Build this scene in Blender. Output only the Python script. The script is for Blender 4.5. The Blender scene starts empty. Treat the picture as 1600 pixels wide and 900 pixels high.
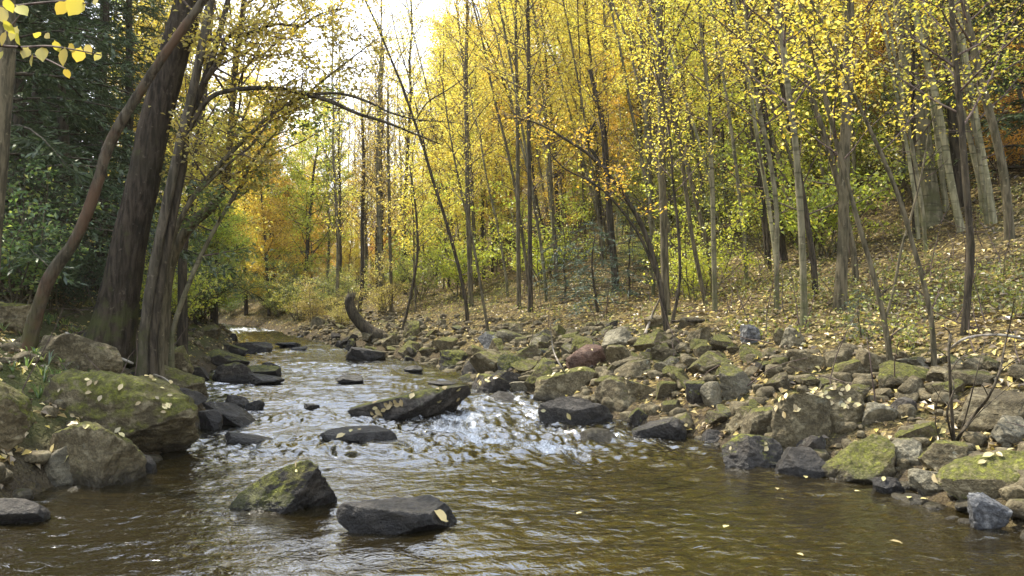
import bpy, math, random
import numpy as np
from mathutils import Vector
from mathutils.bvhtree import BVHTree

SC = bpy.context.scene
COL = SC.collection
PI = math.pi
R = math.radians

# ------------------------------------------------------------------ camera
F = 1232.0                       # focal length in pixels of a 1600 px wide frame
CAMZ = 1.6
PITCH = math.atan(20.0 / F)
cp, sp = math.cos(PITCH), math.sin(PITCH)
cam_data = bpy.data.cameras.new('camera')
cam_data.sensor_width = 36.0
cam_data.lens = 36.0 * F / 1600.0
cam_data.clip_start = 0.05
cam_data.clip_end = 1000.0
cam = bpy.data.objects.new('camera', cam_data)
cam.location = (0, 0, CAMZ)
cam.rotation_euler = (PI / 2 + PITCH, 0, 0)
COL.objects.link(cam)
SC.camera = cam


def ray(px, py):
    a, b = (px - 800.0) / F, (450.0 - py) / F
    return np.array([a, cp - b * sp, sp + b * cp])


def at(px, py, Y):
    d = ray(px, py)
    t = Y / d[1]
    return np.array([0, 0, CAMZ]) + d * t


def to_px(p):
    x, y, z = p[0], p[1], p[2] - CAMZ
    w = y * cp + z * sp
    v = -y * sp + z * cp
    return (800 + F * x / w, 450 - F * v / w, w)


# ------------------------------------------------------------------ noise
_rs = np.random.RandomState(7)
_perm = np.concatenate([_rs.permutation(256)] * 3)
_g3 = _rs.normal(size=(256, 3))
_g3 /= np.linalg.norm(_g3, axis=1)[:, None]


def perlin(P):
    P = np.asarray(P, float)
    i = np.floor(P).astype(int)
    f = P - i
    i &= 255
    u = f * f * f * (f * (f * 6 - 15) + 10)
    out = 0
    for dx in (0, 1):
        wx = u[:, 0] if dx else 1 - u[:, 0]
        for dy in (0, 1):
            wy = u[:, 1] if dy else 1 - u[:, 1]
            for dz in (0, 1):
                wz = u[:, 2] if dz else 1 - u[:, 2]
                h = _perm[_perm[_perm[(i[:, 0] + dx) & 255] + ((i[:, 1] + dy) & 255)] + ((i[:, 2] + dz) & 255)]
                g = _g3[h]
                d = g[:, 0] * (f[:, 0] - dx) + g[:, 1] * (f[:, 1] - dy) + g[:, 2] * (f[:, 2] - dz)
                out = out + wx * wy * wz * d
    return out * 1.5


def fbm(P, octaves=4, gain=0.5):
    P = np.asarray(P, float)
    s, a = 0, 1.0
    for k in range(octaves):
        s = s + a * perlin(P * (2.03 ** k) + 17.3 * k)
        a *= gain
    return s


def sstep(a, b, x):
    t = np.clip((x - a) / (b - a), 0, 1)
    return t * t * (3 - 2 * t)


# ------------------------------------------------------------------ valley shape
_RY = [-40, 0, 5.5, 7.0, 7.7, 9.0, 10.1, 11.5, 13.7, 17, 19.2, 23, 28.7, 33, 38, 45, 60, 130]
_RX = [4.6, 3.6, 3.35, 3.15, 2.55, 1.85, 1.15, .40, -.70, -1.45, -2.8, -4.9, -7.7, -9.9, -13, -19, -34, -104]
_LY = [-40, 0, 5.5, 6.5, 8.6, 11, 13.7, 17, 23, 30, 33, 38, 45, 60, 130]
_LX = [-4.2, -3.6, -3.6, -3.85, -3.5, -4.15, -5.4, -6.2, -7.7, -10.6, -12.6, -16.4, -22.5, -38, -108]
_WY = [-40, 8.5, 10, 12, 20, 34, 37, 40, 60, 130]
_WZ = [0, 0, .05, .15, .2, .29, .36, .45, 1.0, 3.0]


def XR(y): return np.interp(y, _RY, _RX)
def XL(y): return np.interp(y, _LY, _LX)
def W(y): return np.interp(y, _WY, _WZ)


_DR = [0, .5, 1, 2.5, 5, 8, 12, 16, 25, 45, 80, 140]
_ZR = [0, .26, .48, 1.08, 1.78, 2.75, 5.0, 8.2, 15, 26, 36, 44]
_DL = [0, .6, 1.3, 2, 4, 8, 15, 30, 60, 120]
_ZL = [0, .45, .75, 1.0, 2.0, 3.9, 7.5, 13, 22, 34]


def H(x, y):
    x = np.atleast_1d(np.asarray(x, float))
    y = np.atleast_1d(np.asarray(y, float))
    dr = (x - XR(y)) * .85
    dl = (XL(y) - x) * .93
    w = W(y)
    bed = -np.minimum(.5, .10 + .38 * np.minimum(-dr, -dl))
    z = np.where((dr < 0) & (dl < 0), np.minimum(bed, -.04 - .0 * x), 0)
    # the hills step back from the bending stream and leave the valley open straight ahead
    fr = np.where(y > 33, -4 - .22 * (y - 33), XR(y) + 5.9)
    fl_ = np.where(y > 30, -13.6 - .36 * (y - 30), XL(y) - 3)
    zr = np.interp(np.minimum(dr, 5 + np.maximum(x - fr, 0)), _DR, _ZR)
    zl = np.interp(np.minimum(dl, 2.8 + np.maximum(fl_ - x, 0)), _DL, _ZL)
    zr = np.where(x < fl_, np.maximum(zr, np.interp(fl_ - x + 2.8, _DL, _ZL)), zr)
    z = np.where(dr >= 0, zr, z)
    z = np.where(dl >= 0, zl, z)
    # soft join at the water's edge
    m = np.maximum(dr, dl)
    z = np.where((m > -.35) & (m < .25), z * sstep(0, .25, np.abs(m)) - .05 * (1 - sstep(0, .25, np.abs(m))), z)
    far = np.clip((y - 80) / 60, 0, 1) * 6
    P = np.stack([x, y, 0 * x], 1)
    n = fbm(P * .8, 4) * .10 + fbm(P * .13 + 5, 3) * np.clip(m - 3, 0, 10) * .12
    amp = np.where(m < 0, .6, 1.0)
    return w + z + n * amp + far


def Hs(x, y): return float(H(x, y)[0])


def ground(px, py, ymin=3.0, ymax=90):
    d = ray(px, py)
    ys = np.concatenate([np.arange(ymin, 20, .03), np.arange(20, ymax, .1)])
    t = ys / d[1]
    xs, zs = d[0] * t, CAMZ + d[2] * t
    h = np.maximum(H(xs, ys), W(ys) - 9 * ((xs > XR(ys)) | (xs < XL(ys))))
    k = np.argmax(zs <= h)
    if zs[k] > h[k]:
        k = len(ys) - 1
    return np.array([xs[k], ys[k], h[k]])


# ------------------------------------------------------------------ mesh builder
class MB:
    def __init__(self):
        self.v, self.f4, self.f3, self.n = [], [], [], 0
        self.fn = []

    def add(self, v, quads=None, tris=None):
        v = np.asarray(v, float).reshape(-1, 3)
        if quads is not None and len(quads):
            self.f4.append(np.asarray(quads, int) + self.n)
        if tris is not None and len(tris):
            self.f3.append(np.asarray(tris, int) + self.n)
        self.v.append(v)
        self.n += len(v)

    def tube(self, pts, rad, sides=8, rough=0.0, seed=0, cap=True, relief=0.0, lobes=0.0):
        pts = np.asarray(pts, float)
        rad = np.asarray(rad, float)
        n = len(pts)
        tan = np.gradient(pts, axis=0)
        tan /= np.linalg.norm(tan, axis=1)[:, None] + 1e-9
        ref = np.array([0.31, .95, .05]) if abs(tan[0][2]) > .6 else np.array([0, 0, 1.0])
        e1 = np.cross(tan, ref)
        e1 /= np.linalg.norm(e1, axis=1)[:, None] + 1e-9
        e2 = np.cross(tan, e1)
        a = np.arange(sides) / sides * 2 * PI
        ring = np.cos(a)[None, :, None] * e1[:, None, :] + np.sin(a)[None, :, None] * e2[:, None, :]
        rr = np.repeat(rad[:, None], sides, 1)
        if rough:
            q = (pts[:, None, :] + ring * rad[:, None, None]).reshape(-1, 3)
            q = q / max(rad[0], .02) * np.array([.8, .8, .25]) + seed * 3.1
            rr = rr * (1 + rough * fbm(q, 3).reshape(n, sides))
        if relief:      # furrowed bark: long upright ridges and plates
            run = np.concatenate([[0], np.cumsum(np.linalg.norm(np.diff(pts, axis=0), axis=1))])
            k = 11.0 * max(rad.mean(), .06) ** .5 / .4
            q = np.stack([np.repeat(np.cos(a)[None], n, 0) * k * .35, np.repeat(np.sin(a)[None], n, 0) * k * .35, np.repeat(run[:, None], sides, 1) * 1.6], -1).reshape(-1, 3) + seed * 7.7
            q[:, :2] += .35 * np.stack([perlin(q * 1.3), perlin(q * 1.3 + 30)], 1)
            rid = 1 - 2.2 * np.abs(perlin(q)) + .5 * (1 - 2 * np.abs(perlin(q * 2.1 + 11)))
            rr = rr * (1 + relief * rid.reshape(n, sides))
        if lobes:
            run = pts[:, 2] - pts[0, 2]
            rr = rr * (1 + lobes * np.exp(-np.maximum(run - .15, 0) / .3)[:, None] * (.5 + .5 * np.cos(5 * a + seed) + .35 * np.cos(3 * a + 2 * seed))[None, :])
        v = (pts[:, None, :] + ring * rr[:, :, None]).reshape(-1, 3)
        i = np.arange(n - 1)[:, None] * sides
        j = np.arange(sides)[None, :]
        k = (j + 1) % sides
        q = np.stack([i + j, i + k, i + sides + k, i + sides + j], -1).reshape(-1, 4)
        t = None
        if cap:
            v = np.vstack([v, pts[-1] + tan[-1] * rad[-1] * .6])
            b = (n - 1) * sides
            jj = np.arange(sides)
            t = np.stack([b + jj, b + (jj + 1) % sides, np.full(sides, n * sides)], -1)
        self.add(v, q, t)

    def build(self, name, mat, parent=None, smooth=True):
        me = bpy.data.meshes.new(name)
        v = np.vstack(self.v) if self.v else np.zeros((0, 3))
        f4 = np.vstack(self.f4) if self.f4 else np.zeros((0, 4), int)
        f3 = np.vstack(self.f3) if self.f3 else np.zeros((0, 3), int)
        nl = f4.size + f3.size
        nf = len(f4) + len(f3)
        me.vertices.add(len(v))
        me.vertices.foreach_set('co', v.astype(np.float32).ravel())
        me.loops.add(nl)
        me.loops.foreach_set('vertex_index', np.concatenate([f4.ravel(), f3.ravel()]).astype(np.int32))
        me.polygons.add(nf)
        st = np.concatenate([np.arange(len(f4)) * 4, f4.size + np.arange(len(f3)) * 3])
        me.polygons.foreach_set('loop_start', st.astype(np.int32))
        me.update(calc_edges=True)
        me.polygons.foreach_set('use_smooth', np.full(nf, smooth))
        me.validate()
        if mat is not None:
            me.materials.append(mat)
        o = bpy.data.objects.new(name, me)
        COL.objects.link(o)
        if parent is not None:
            o.parent = parent
        return o


def empty(name, loc, rz=0.0):
    o = bpy.data.objects.new(name, None)
    o.location = loc
    o.rotation_euler = (0, 0, rz)
    o.empty_display_size = .2
    COL.objects.link(o)
    return o


def tag(o, label=None, cat=None, group=None, kind=None):
    if label: o['label'] = label
    if cat: o['category'] = cat
    if group: o['group'] = group
    if kind: o['kind'] = kind
    return o


def copy_tree(o, parent=None):
    kids = list(o.children)
    c = o.copy()
    COL.objects.link(c)
    if parent is not None:
        c.parent = parent
    for ch in kids:
        copy_tree(ch, c)
    return c


def spline(pts, n):
    pts = np.asarray(pts, float)
    m = len(pts)
    P = np.vstack([2 * pts[0] - pts[1], pts, 2 * pts[-1] - pts[-2]])
    d = np.linalg.norm(np.diff(pts[:, :3], axis=0), axis=1)
    s = np.concatenate([[0], np.cumsum(d)])
    out = []
    for u in np.linspace(0, s[-1], n):
        k = min(max(np.searchsorted(s, u, side='right') - 1, 0), m - 2)
        t = (u - s[k]) / max(s[k + 1] - s[k], 1e-9)
        p0, p1, p2, p3 = P[k], P[k + 1], P[k + 2], P[k + 3]
        out.append(.5 * (2 * p1 + (p2 - p0) * t + (2 * p0 - 5 * p1 + 4 * p2 - p3) * t ** 2 + (3 * p1 - p0 - 3 * p2 + p3) * t ** 3))
    return np.array(out)


# ------------------------------------------------------------------ leaves
def leaf_quads(mb, pos, size, rng, up=.6, width=.62, fold=.18, nrm=None):
    n = len(pos)
    if n == 0:
        return
    nn = rng.normal(size=(n, 3))
    nn /= np.linalg.norm(nn, axis=1)[:, None]
    if nrm is None:
        nn = nn * (1 - up) + np.array([0, 0, up]) + 1e-6
    else:
        nn = nn * (1 - up) + nrm * up
    nn /= np.linalg.norm(nn, axis=1)[:, None]
    r = rng.normal(size=(n, 3))
    a = np.cross(nn, r)
    a /= np.linalg.norm(a, axis=1)[:, None] + 1e-9
    b = np.cross(nn, a)
    L = (size if np.ndim(size) else np.full(n, size)) * rng.uniform(.65, 1.25, n)
    L = L[:, None]
    w = L * width * rng.uniform(.75, 1.15, (n, 1))
    p0 = pos - a * L * .5
    p2 = pos + a * L * .5
    p1 = pos + b * w * .5 + nn * L * fold - a * L * .06
    p3 = pos - b * w * .5 + nn * L * fold - a * L * .06
    v = np.stack([p0, p1, p2, p3], 1).reshape(-1, 3)
    mb.add(v, np.arange(4 * n).reshape(-1, 4))


def leaf_tris(mb, pos, size, rng, up=.5):
    n = len(pos)
    nn = rng.normal(size=(n, 3)) * (1 - up) + np.array([0, 0, up])
    nn /= np.linalg.norm(nn, axis=1)[:, None]
    r = rng.normal(size=(n, 3))
    a = np.cross(nn, r); a /= np.linalg.norm(a, axis=1)[:, None]
    b = np.cross(nn, a)
    L = size * rng.uniform(.6, 1.3, (n, 1))
    v = np.stack([pos - a * L * .5 - b * L * .3, pos + a * L * .5, pos + b * L * .45 - a * L * .2], 1).reshape(-1, 3)
    mb.add(v, None, np.arange(3 * n).reshape(-1, 3))
# ------------------------------------------------------------------ materials
class NT:
    def __init__(self, name):
        self.m = bpy.data.materials.new(name)
        self.m.use_nodes = True
        self.t = self.m.node_tree
        self.t.nodes.clear()
        self.out = self.n('ShaderNodeOutputMaterial')

    def n(self, typ, **kw):
        nd = self.t.nodes.new(typ)
        for k, v in kw.items():
            setattr(nd, k, v)
        return nd

    def l(self, a, b):
        self.t.links.new(a, b)

    def set(self, sock, val):
        if hasattr(val, 'is_output'):
            self.l(val, sock)
        else:
            sock.default_value = val

    def noise(self, vec, scale, detail=4, rough=.55, dist=0.0):
        nd = self.n('ShaderNodeTexNoise')
        if vec is not None: self.l(vec, nd.inputs['Vector'])
        nd.inputs['Scale'].default_value = scale
        nd.inputs['Detail'].default_value = detail
        nd.inputs['Roughness'].default_value = rough
        nd.inputs['Distortion'].default_value = dist
        return nd.outputs['Fac']

    def ramp(self, fac, stops, interp='LINEAR'):
        nd = self.n('ShaderNodeValToRGB')
        cr = nd.color_ramp
        cr.interpolation = interp
        while len(cr.elements) < len(stops):
            cr.elements.new(.5)
        for e, (p, c) in zip(cr.elements, stops):
            e.position = p
            e.color = (*c, 1) if len(c) == 3 else c
        self.l(fac, nd.inputs[0])
        return nd.outputs['Color']

    def math(self, op, a, b=0.0, c=None, clamp=False):
        nd = self.n('ShaderNodeMath', operation=op, use_clamp=clamp)
        self.set(nd.inputs[0], a)
        self.set(nd.inputs[1], b)
        if c is not None: self.set(nd.inputs[2], c)
        return nd.outputs[0]

    def maprange(self, v, a, b, c=0.0, d=1.0, smooth=True):
        nd = self.n('ShaderNodeMapRange', interpolation_type='SMOOTHSTEP' if smooth else 'LINEAR')
        self.set(nd.inputs[0], v)
        for k, x in zip((1, 2, 3, 4), (a, b, c, d)):
            self.set(nd.inputs[k], x)
        return nd.outputs[0]

    def mix(self, fac, a, b, blend='MIX'):
        nd = self.n('ShaderNodeMix', data_type='RGBA', blend_type=blend)
        self.set(nd.inputs['Factor'], fac)
        for s, v in ((nd.inputs[6], a), (nd.inputs[7], b)):
            if isinstance(v, tuple): v = (*v, 1) if len(v) == 3 else v
            self.set(s, v)
        return nd.outputs[2]

    def mapping(self, vec, scale=(1, 1, 1), rot=(0, 0, 0)):
        nd = self.n('ShaderNodeMapping')
        self.l(vec, nd.inputs[0])
        nd.inputs['Scale'].default_value = scale
        nd.inputs['Rotation'].default_value = rot
        return nd.outputs[0]

    def objattr(self, name):
        return self.n('ShaderNodeAttribute', attribute_type='OBJECT', attribute_name=name).outputs['Fac']

    def geoattr(self, name):
        return self.n('ShaderNodeAttribute', attribute_type='GEOMETRY', attribute_name=name).outputs['Fac']

    def bump(self, h, strength=.5, dist=.02, normal=None):
        nd = self.n('ShaderNodeBump')
        self.l(h, nd.inputs['Height'])
        nd.inputs['Strength'].default_value = strength
        nd.inputs['Distance'].default_value = dist
        if normal is not None: self.l(normal, nd.inputs['Normal'])
        return nd.outputs[0]

    def principled(self, col, rough=.8, normal=None, spec=.3):
        nd = self.n('ShaderNodeBsdfPrincipled')
        if isinstance(col, tuple): col = (*col, 1)
        self.set(nd.inputs['Base Color'], col)
        self.set(nd.inputs['Roughness'], rough)
        self.set(nd.inputs['Specular IOR Level'], spec)
        if normal is not None: self.l(normal, nd.inputs['Normal'])
        return nd.outputs[0]

    def finish(self, sh):
        self.l(sh, self.out.inputs['Surface'])
        return self.m


def leaf_mat(name, stops, trans=.62, huevar=.022, valvar=.22, gloss=.06):
    t = NT(name)
    isl = t.n('ShaderNodeNewGeometry').outputs['Random Per Island']
    col = t.ramp(isl, stops)
    rnd = t.n('ShaderNodeObjectInfo').outputs['Random']
    hs = t.n('ShaderNodeHueSaturation')
    t.l(col, hs.inputs['Color'])
    t.l(t.maprange(rnd, 0, 1, .5 - huevar * .35, .5 + huevar, False), hs.inputs['Hue'])
    r2 = t.math('FRACT', t.math('MULTIPLY', rnd, 7.31))
    t.l(t.maprange(r2, 0, 1, 1 - valvar, 1 + valvar * .4, False), hs.inputs['Value'])
    c = hs.outputs[0]
    d = t.n('ShaderNodeBsdfDiffuse'); t.l(c, d.inputs[0])
    tr = t.n('ShaderNodeBsdfTranslucent'); t.l(c, tr.inputs[0])
    mx = t.n('ShaderNodeMixShader'); mx.inputs[0].default_value = trans
    t.l(d.outputs[0], mx.inputs[1]); t.l(tr.outputs[0], mx.inputs[2])
    g = t.n('ShaderNodeBsdfGlossy'); g.inputs['Roughness'].default_value = .45
    g.inputs[0].default_value = (1, 1, 1, 1)
    m2 = t.n('ShaderNodeMixShader'); m2.inputs[0].default_value = gloss
    t.l(mx.outputs[0], m2.inputs[1]); t.l(g.outputs[0], m2.inputs[2])
    return t.finish(m2.outputs[0])


M = {}
M['yellow'] = leaf_mat('yellow_leaf', [(0, (.50, .36, .04)), (.25, (.76, .58, .06)), (.6, (.88, .72, .09)), (.85, (.90, .79, .18)), (1, (.68, .66, .09))])
M['gold'] = leaf_mat('golden_leaf', [(0, (.50, .28, .03)), (.4, (.80, .49, .045)), (.75, (.88, .58, .07)), (1, (.74, .55, .07))])
M['lime'] = leaf_mat('lime_leaf', [(0, (.28, .32, .035)), (.5, (.52, .57, .05)), (.85, (.68, .69, .08)), (1, (.78, .66, .09))])
M['green'] = leaf_mat('green_leaf', [(0, (.07, .12, .03)), (.5, (.16, .23, .05)), (.85, (.28, .33, .07)), (1, (.48, .44, .08))])
M['orange'] = leaf_mat('orange_leaf', [(0, (.48, .21, .035)), (.5, (.82, .38, .05)), (1, (.86, .50, .08))])
M['ochre'] = leaf_mat('ochre_leaf', [(0, (.24, .17, .05)), (.5, (.48, .36, .08)), (1, (.62, .52, .12))])
M['needle'] = leaf_mat('conifer_needle', [(0, (.04, .062, .026)), (.6, (.085, .12, .045)), (1, (.14, .18, .07))], trans=.3, gloss=.04)
M['bluepine'] = leaf_mat('pine_needle', [(0, (.05, .095, .06)), (1, (.11, .17, .10))], trans=.2)
M['undergreen'] = leaf_mat('understory_leaf', [(0, (.14, .16, .035)), (.5, (.29, .31, .05)), (.9, (.48, .46, .08)), (1, (.62, .5, .09))])
M['litter'] = leaf_mat('fallen_leaf', [(0, (.08, .053, .024)), (.35, (.18, .122, .048)), (.6, (.30, .22, .082)), (.8, (.45, .345, .12)), (.93, (.56, .44, .08)), (1, (.64, .54, .25))], trans=.15, valvar=0, huevar=0)
M['paleleaf'] = leaf_mat('pale_fallen_leaf', [(0, (.50, .38, .15)), (1, (.66, .54, .25))], trans=.1, valvar=.55, huevar=.02)
M['sprayleaf'] = leaf_mat('spray_leaf', [(0, (.50, .36, .04)), (.6, (.62, .48, .06)), (1, (.55, .50, .10))], trans=.45)


def bark(name, dark, light, scale=9.0, moss=None, rust=None, bumpd=.02, band=False):
    t = NT(name)
    co = t.n('ShaderNodeTexCoord').outputs['Object']
    v = t.mapping(co, (1, 1, .16))
    n1 = t.noise(v, scale * 2.2, 6, .6, .3)
    n2 = t.noise(co, 2.2, 4, .6)
    fur = t.maprange(n1, .36, .62)
    col = t.mix(fur, dark, light)
    col = t.mix(t.maprange(n2, .45, .7, 0, .55), col, tuple(.5 * (a + b) * f for a, b, f in zip(dark, light, (.75, .85, .7))))
    nf = t.noise(co, 14, 5, .65)
    col = t.mix(t.maprange(nf, .60, .70, 0, .6), col, tuple(min(1, c * 1.7 + .02) for c in light))
    if rust:
        n3 = t.noise(t.mapping(co, (1, 1, .5)), 3.2, 5, .65)
        col = t.mix(t.maprange(n3, .45, .62, 0, .85), col, rust)
    if moss:
        n4 = t.noise(co, 2.6, 5, .65)
        z = t.n('ShaderNodeSeparateXYZ'); t.l(co, z.inputs[0])
        low = t.maprange(z.outputs[2], 0, 2.2, .55, .32, False)
        mk = t.maprange(t.math('SUBTRACT', low, n4), -.06, .12, 0, .85)
        col = t.mix(mk, col, moss)
    if band:
        w = t.n('ShaderNodeTexNoise'); t.l(t.mapping(co, (.6, .6, 5)), w.inputs[0]); w.inputs['Scale'].default_value = 3.0
        col = t.mix(t.maprange(w.outputs[0], .55, .68, 0, .7), col, tuple(c * .5 for c in dark))
    h = t.math('ADD', t.math('MULTIPLY', n1, 1.0), t.math('MULTIPLY', nf, .35))
    return t.finish(t.principled(col, .9, t.bump(h, .9, bumpd), .2))


M['bark_big'] = bark('furrowed_brown_bark', (.018, .014, .009), (.064, .049, .033), 9, moss=(.06, .065, .02), bumpd=.04)
M['bark_rust'] = bark('rusty_lichen_bark', (.028, .022, .014), (.10, .082, .054), 10, moss=(.075, .072, .025), rust=(.105, .062, .036), bumpd=.02)
M['bark_twin'] = bark('mottled_grey_bark', (.036, .030, .021), (.115, .097, .068), 8, moss=(.06, .058, .024), bumpd=.02)
M['bark_grey'] = bark('grey_smooth_bark', (.088, .078, .046), (.22, .195, .12), 7, moss=(.10, .10, .045), bumpd=.012, band=True)
M['bark_pale'] = bark('pale_birch_bark', (.16, .148, .088), (.34, .31, .19), 6, bumpd=.008, band=True)
M['bark_brown'] = bark('brown_slim_bark', (.048, .041, .024), (.15, .125, .076), 9, bumpd=.012)
M['bark_dark'] = bark('dark_bark', (.022, .018, .012), (.08, .064, .042), 9, bumpd=.015)
M['twig'] = bark('twig_bark', (.06, .042, .035), (.15, .11, .09), 9, bumpd=.004)
M['dead'] = bark('weathered_dead_wood', (.16, .13, .10), (.36, .32, .26), 9, bumpd=.006)


def rock_mat(name, c1, c2, c3, mosscol=(.12, .122, .018), lichen=(.34, .34, .25)):
    t = NT(name)
    co = t.n('ShaderNodeTexCoord').outputs['Object']
    geo = t.n('ShaderNodeNewGeometry')
    oi = t.n('ShaderNodeObjectInfo')
    add = t.n('ShaderNodeVectorMath', operation='ADD'); t.l(co, add.inputs[0])
    cx = t.n('ShaderNodeCombineXYZ')
    for k in range(3):
        t.l(t.math('MULTIPLY', oi.outputs['Random'], 37.0 + 11 * k), cx.inputs[k])
    t.l(cx.outputs[0], add.inputs[1])
    p = add.outputs[0]
    n1 = t.noise(p, 2.1, 6, .62, .2)
    n2 = t.noise(p, 9, 6, .68)
    n3 = t.noise(p, 42, 4, .7)
    col = t.mix(t.maprange(n1, .34, .64), c1, c2)
    col = t.mix(t.maprange(n3, .40, .62, .55, 0), col, tuple(c * .35 for c in c1))
    col = t.mix(t.maprange(n2, .48, .68, 0, .75), col, c3)
    # thin bedding lines across the stone
    lay = t.noise(t.mapping(p, (1.2, 1.2, 9), (.35, .2, 0)), 2.0, 5, .6)
    col = t.mix(t.maprange(lay, .54, .66, 0, .5), col, tuple(c * .45 for c in c1))
    # lichen
    li = t.noise(p, 5.5, 6, .72)
    col = t.mix(t.math('MULTIPLY', t.maprange(li, .60, .68), t.objattr('lichen')), col, lichen)
    hs = t.n('ShaderNodeHueSaturation'); t.l(col, hs.inputs['Color'])
    t.l(t.maprange(oi.outputs['Random'], 0, 1, .75, 1.2, False), hs.inputs['Value'])
    col = hs.outputs[0]
    # moss on upward faces
    sx = t.n('ShaderNodeSeparateXYZ'); t.l(geo.outputs['Normal'], sx.inputs[0])
    mn = t.noise(p, 3.3, 7, .7)
    sc = t.math('ADD', t.math('MULTIPLY', sx.outputs[2], .55), t.math('MULTIPLY', mn, 1.15))
    thr = t.math('SUBTRACT', 1.44, t.math('MULTIPLY', t.objattr('moss'), .85))
    mossk = t.maprange(t.math('SUBTRACT', sc, thr), -.05, .16)
    mv = t.noise(p, 16, 4, .7)
    mcol = t.ramp(mv, [(.3, tuple(c * .3 for c in mosscol)), (.5, mosscol), (.68, tuple(c * 2.1 for c in mosscol))])
    mcol = t.mix(t.maprange(t.noise(p, 2.3, 3), .5, .7, 0, .6), mcol, (.10, .075, .03))
    gap = t.maprange(t.noise(p, 24, 5, .75), .42, .56, .55, 1)
    mossk = t.math('MULTIPLY', mossk, gap)
    col = t.mix(mossk, col, mcol)
    # wet stone near the water: darker and shinier
    sp_ = t.n('ShaderNodeSeparateXYZ'); t.l(geo.outputs['Position'], sp_.inputs[0])
    hgt = t.math('SUBTRACT', sp_.outputs[2], t.objattr('waterline'))
    wet = t.maprange(t.math('ADD', hgt, t.math('MULTIPLY', t.math('SUBTRACT', n2, .5), .16)), .02, t.objattr('wetness'), 1, 0)
    col = t.mix(t.math('MULTIPLY', wet, .78), col, tuple(c * .14 for c in c1))
    rough = t.math('SUBTRACT', .88, t.math('MULTIPLY', wet, .58))
    h = t.math('ADD', t.math('MULTIPLY', n2, 1.0), t.math('ADD', t.math('MULTIPLY', n3, .35), t.math('MULTIPLY', t.math('MULTIPLY', mossk, mv), .8)))
    return t.finish(t.principled(col, rough, t.bump(h, 1.0, .05), .35))


M['rock'] = rock_mat('brown_stone', (.085, .067, .034), (.195, .157, .084), (.30, .255, .15))
M['rock_grey'] = rock_mat('grey_stone', (.12, .105, .068), (.235, .208, .138), (.35, .315, .215))
M['rock_dark'] = rock_mat('dark_river_stone', (.032, .027, .021), (.07, .06, .047), (.115, .10, .08))
M['rock_red'] = rock_mat('rusty_red_stone', (.10, .058, .04), (.165, .095, .066), (.22, .15, .11))
M['rock_blue'] = rock_mat('slate_grey_stone', (.085, .085, .085), (.165, .165, .165), (.30, .295, .28))


def ground_mat():
    t = NT('forest_floor')
    co = t.n('ShaderNodeTexCoord').outputs['Object']
    geo = t.n('ShaderNodeNewGeometry')
    vo = t.n('ShaderNodeTexVoronoi'); wv = t.n('ShaderNodeVectorMath', operation='MULTIPLY_ADD'); nn_ = t.n('ShaderNodeTexNoise'); t.l(co, nn_.inputs['Vector']); nn_.inputs['Scale'].default_value = 30; t.l(nn_.outputs['Color'], wv.inputs[0]); wv.inputs[1].default_value = (.06, .06, .06); t.l(co, wv.inputs[2]); t.l(wv.outputs[0], vo.inputs['Vector']); vo.inputs['Scale'].default_value = 24
    vr = t.n('ShaderNodeSeparateXYZ'); t.l(vo.outputs['Color'], vr.inputs[0])
    leafc = t.ramp(vr.outputs[0], [(0, (.030, .022, .011)), (.35, (.075, .053, .023)), (.6, (.145, .105, .042)), (.85, (.235, .175, .066)), (1, (.34, .27, .09))])
    n1 = t.noise(co, .8, 5, .65)
    n2 = t.noise(co, 6, 5, .7)
    col = t.mix(t.maprange(n2, .44, .66, 0, .85), leafc, (.055, .042, .028))
    g = t.mix(t.maprange(n1, .50, .66, 0, .55), col, (.075, .085, .028))
    moss = t.geoattr('moss')
    mk = t.maprange(t.math('ADD', t.noise(co, 1.7, 6, .7), t.math('MULTIPLY', moss, .3)), .58, .72)
    g = t.mix(t.math('MULTIPLY', mk, moss), g, (.065, .075, .018))
    dark = t.mix(t.maprange(n2, .35, .65), (.03, .024, .017), (.085, .065, .04))
    g = t.mix(t.geoattr('soil'), g, dark)
    bedn = t.noise(co, 3.5, 6, .7)
    bed = t.ramp(bedn, [(.3, (.045, .030, .012)), (.5, (.095, .066, .026)), (.7, (.15, .11, .05))])
    col = t.mix(t.geoattr('bed'), g, bed)
    h = t.math('ADD', vo.outputs['Distance'], n2)
    return t.finish(t.principled(col, .95, t.bump(h, .8, .05), .15))


M['ground'] = ground_mat()


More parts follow.
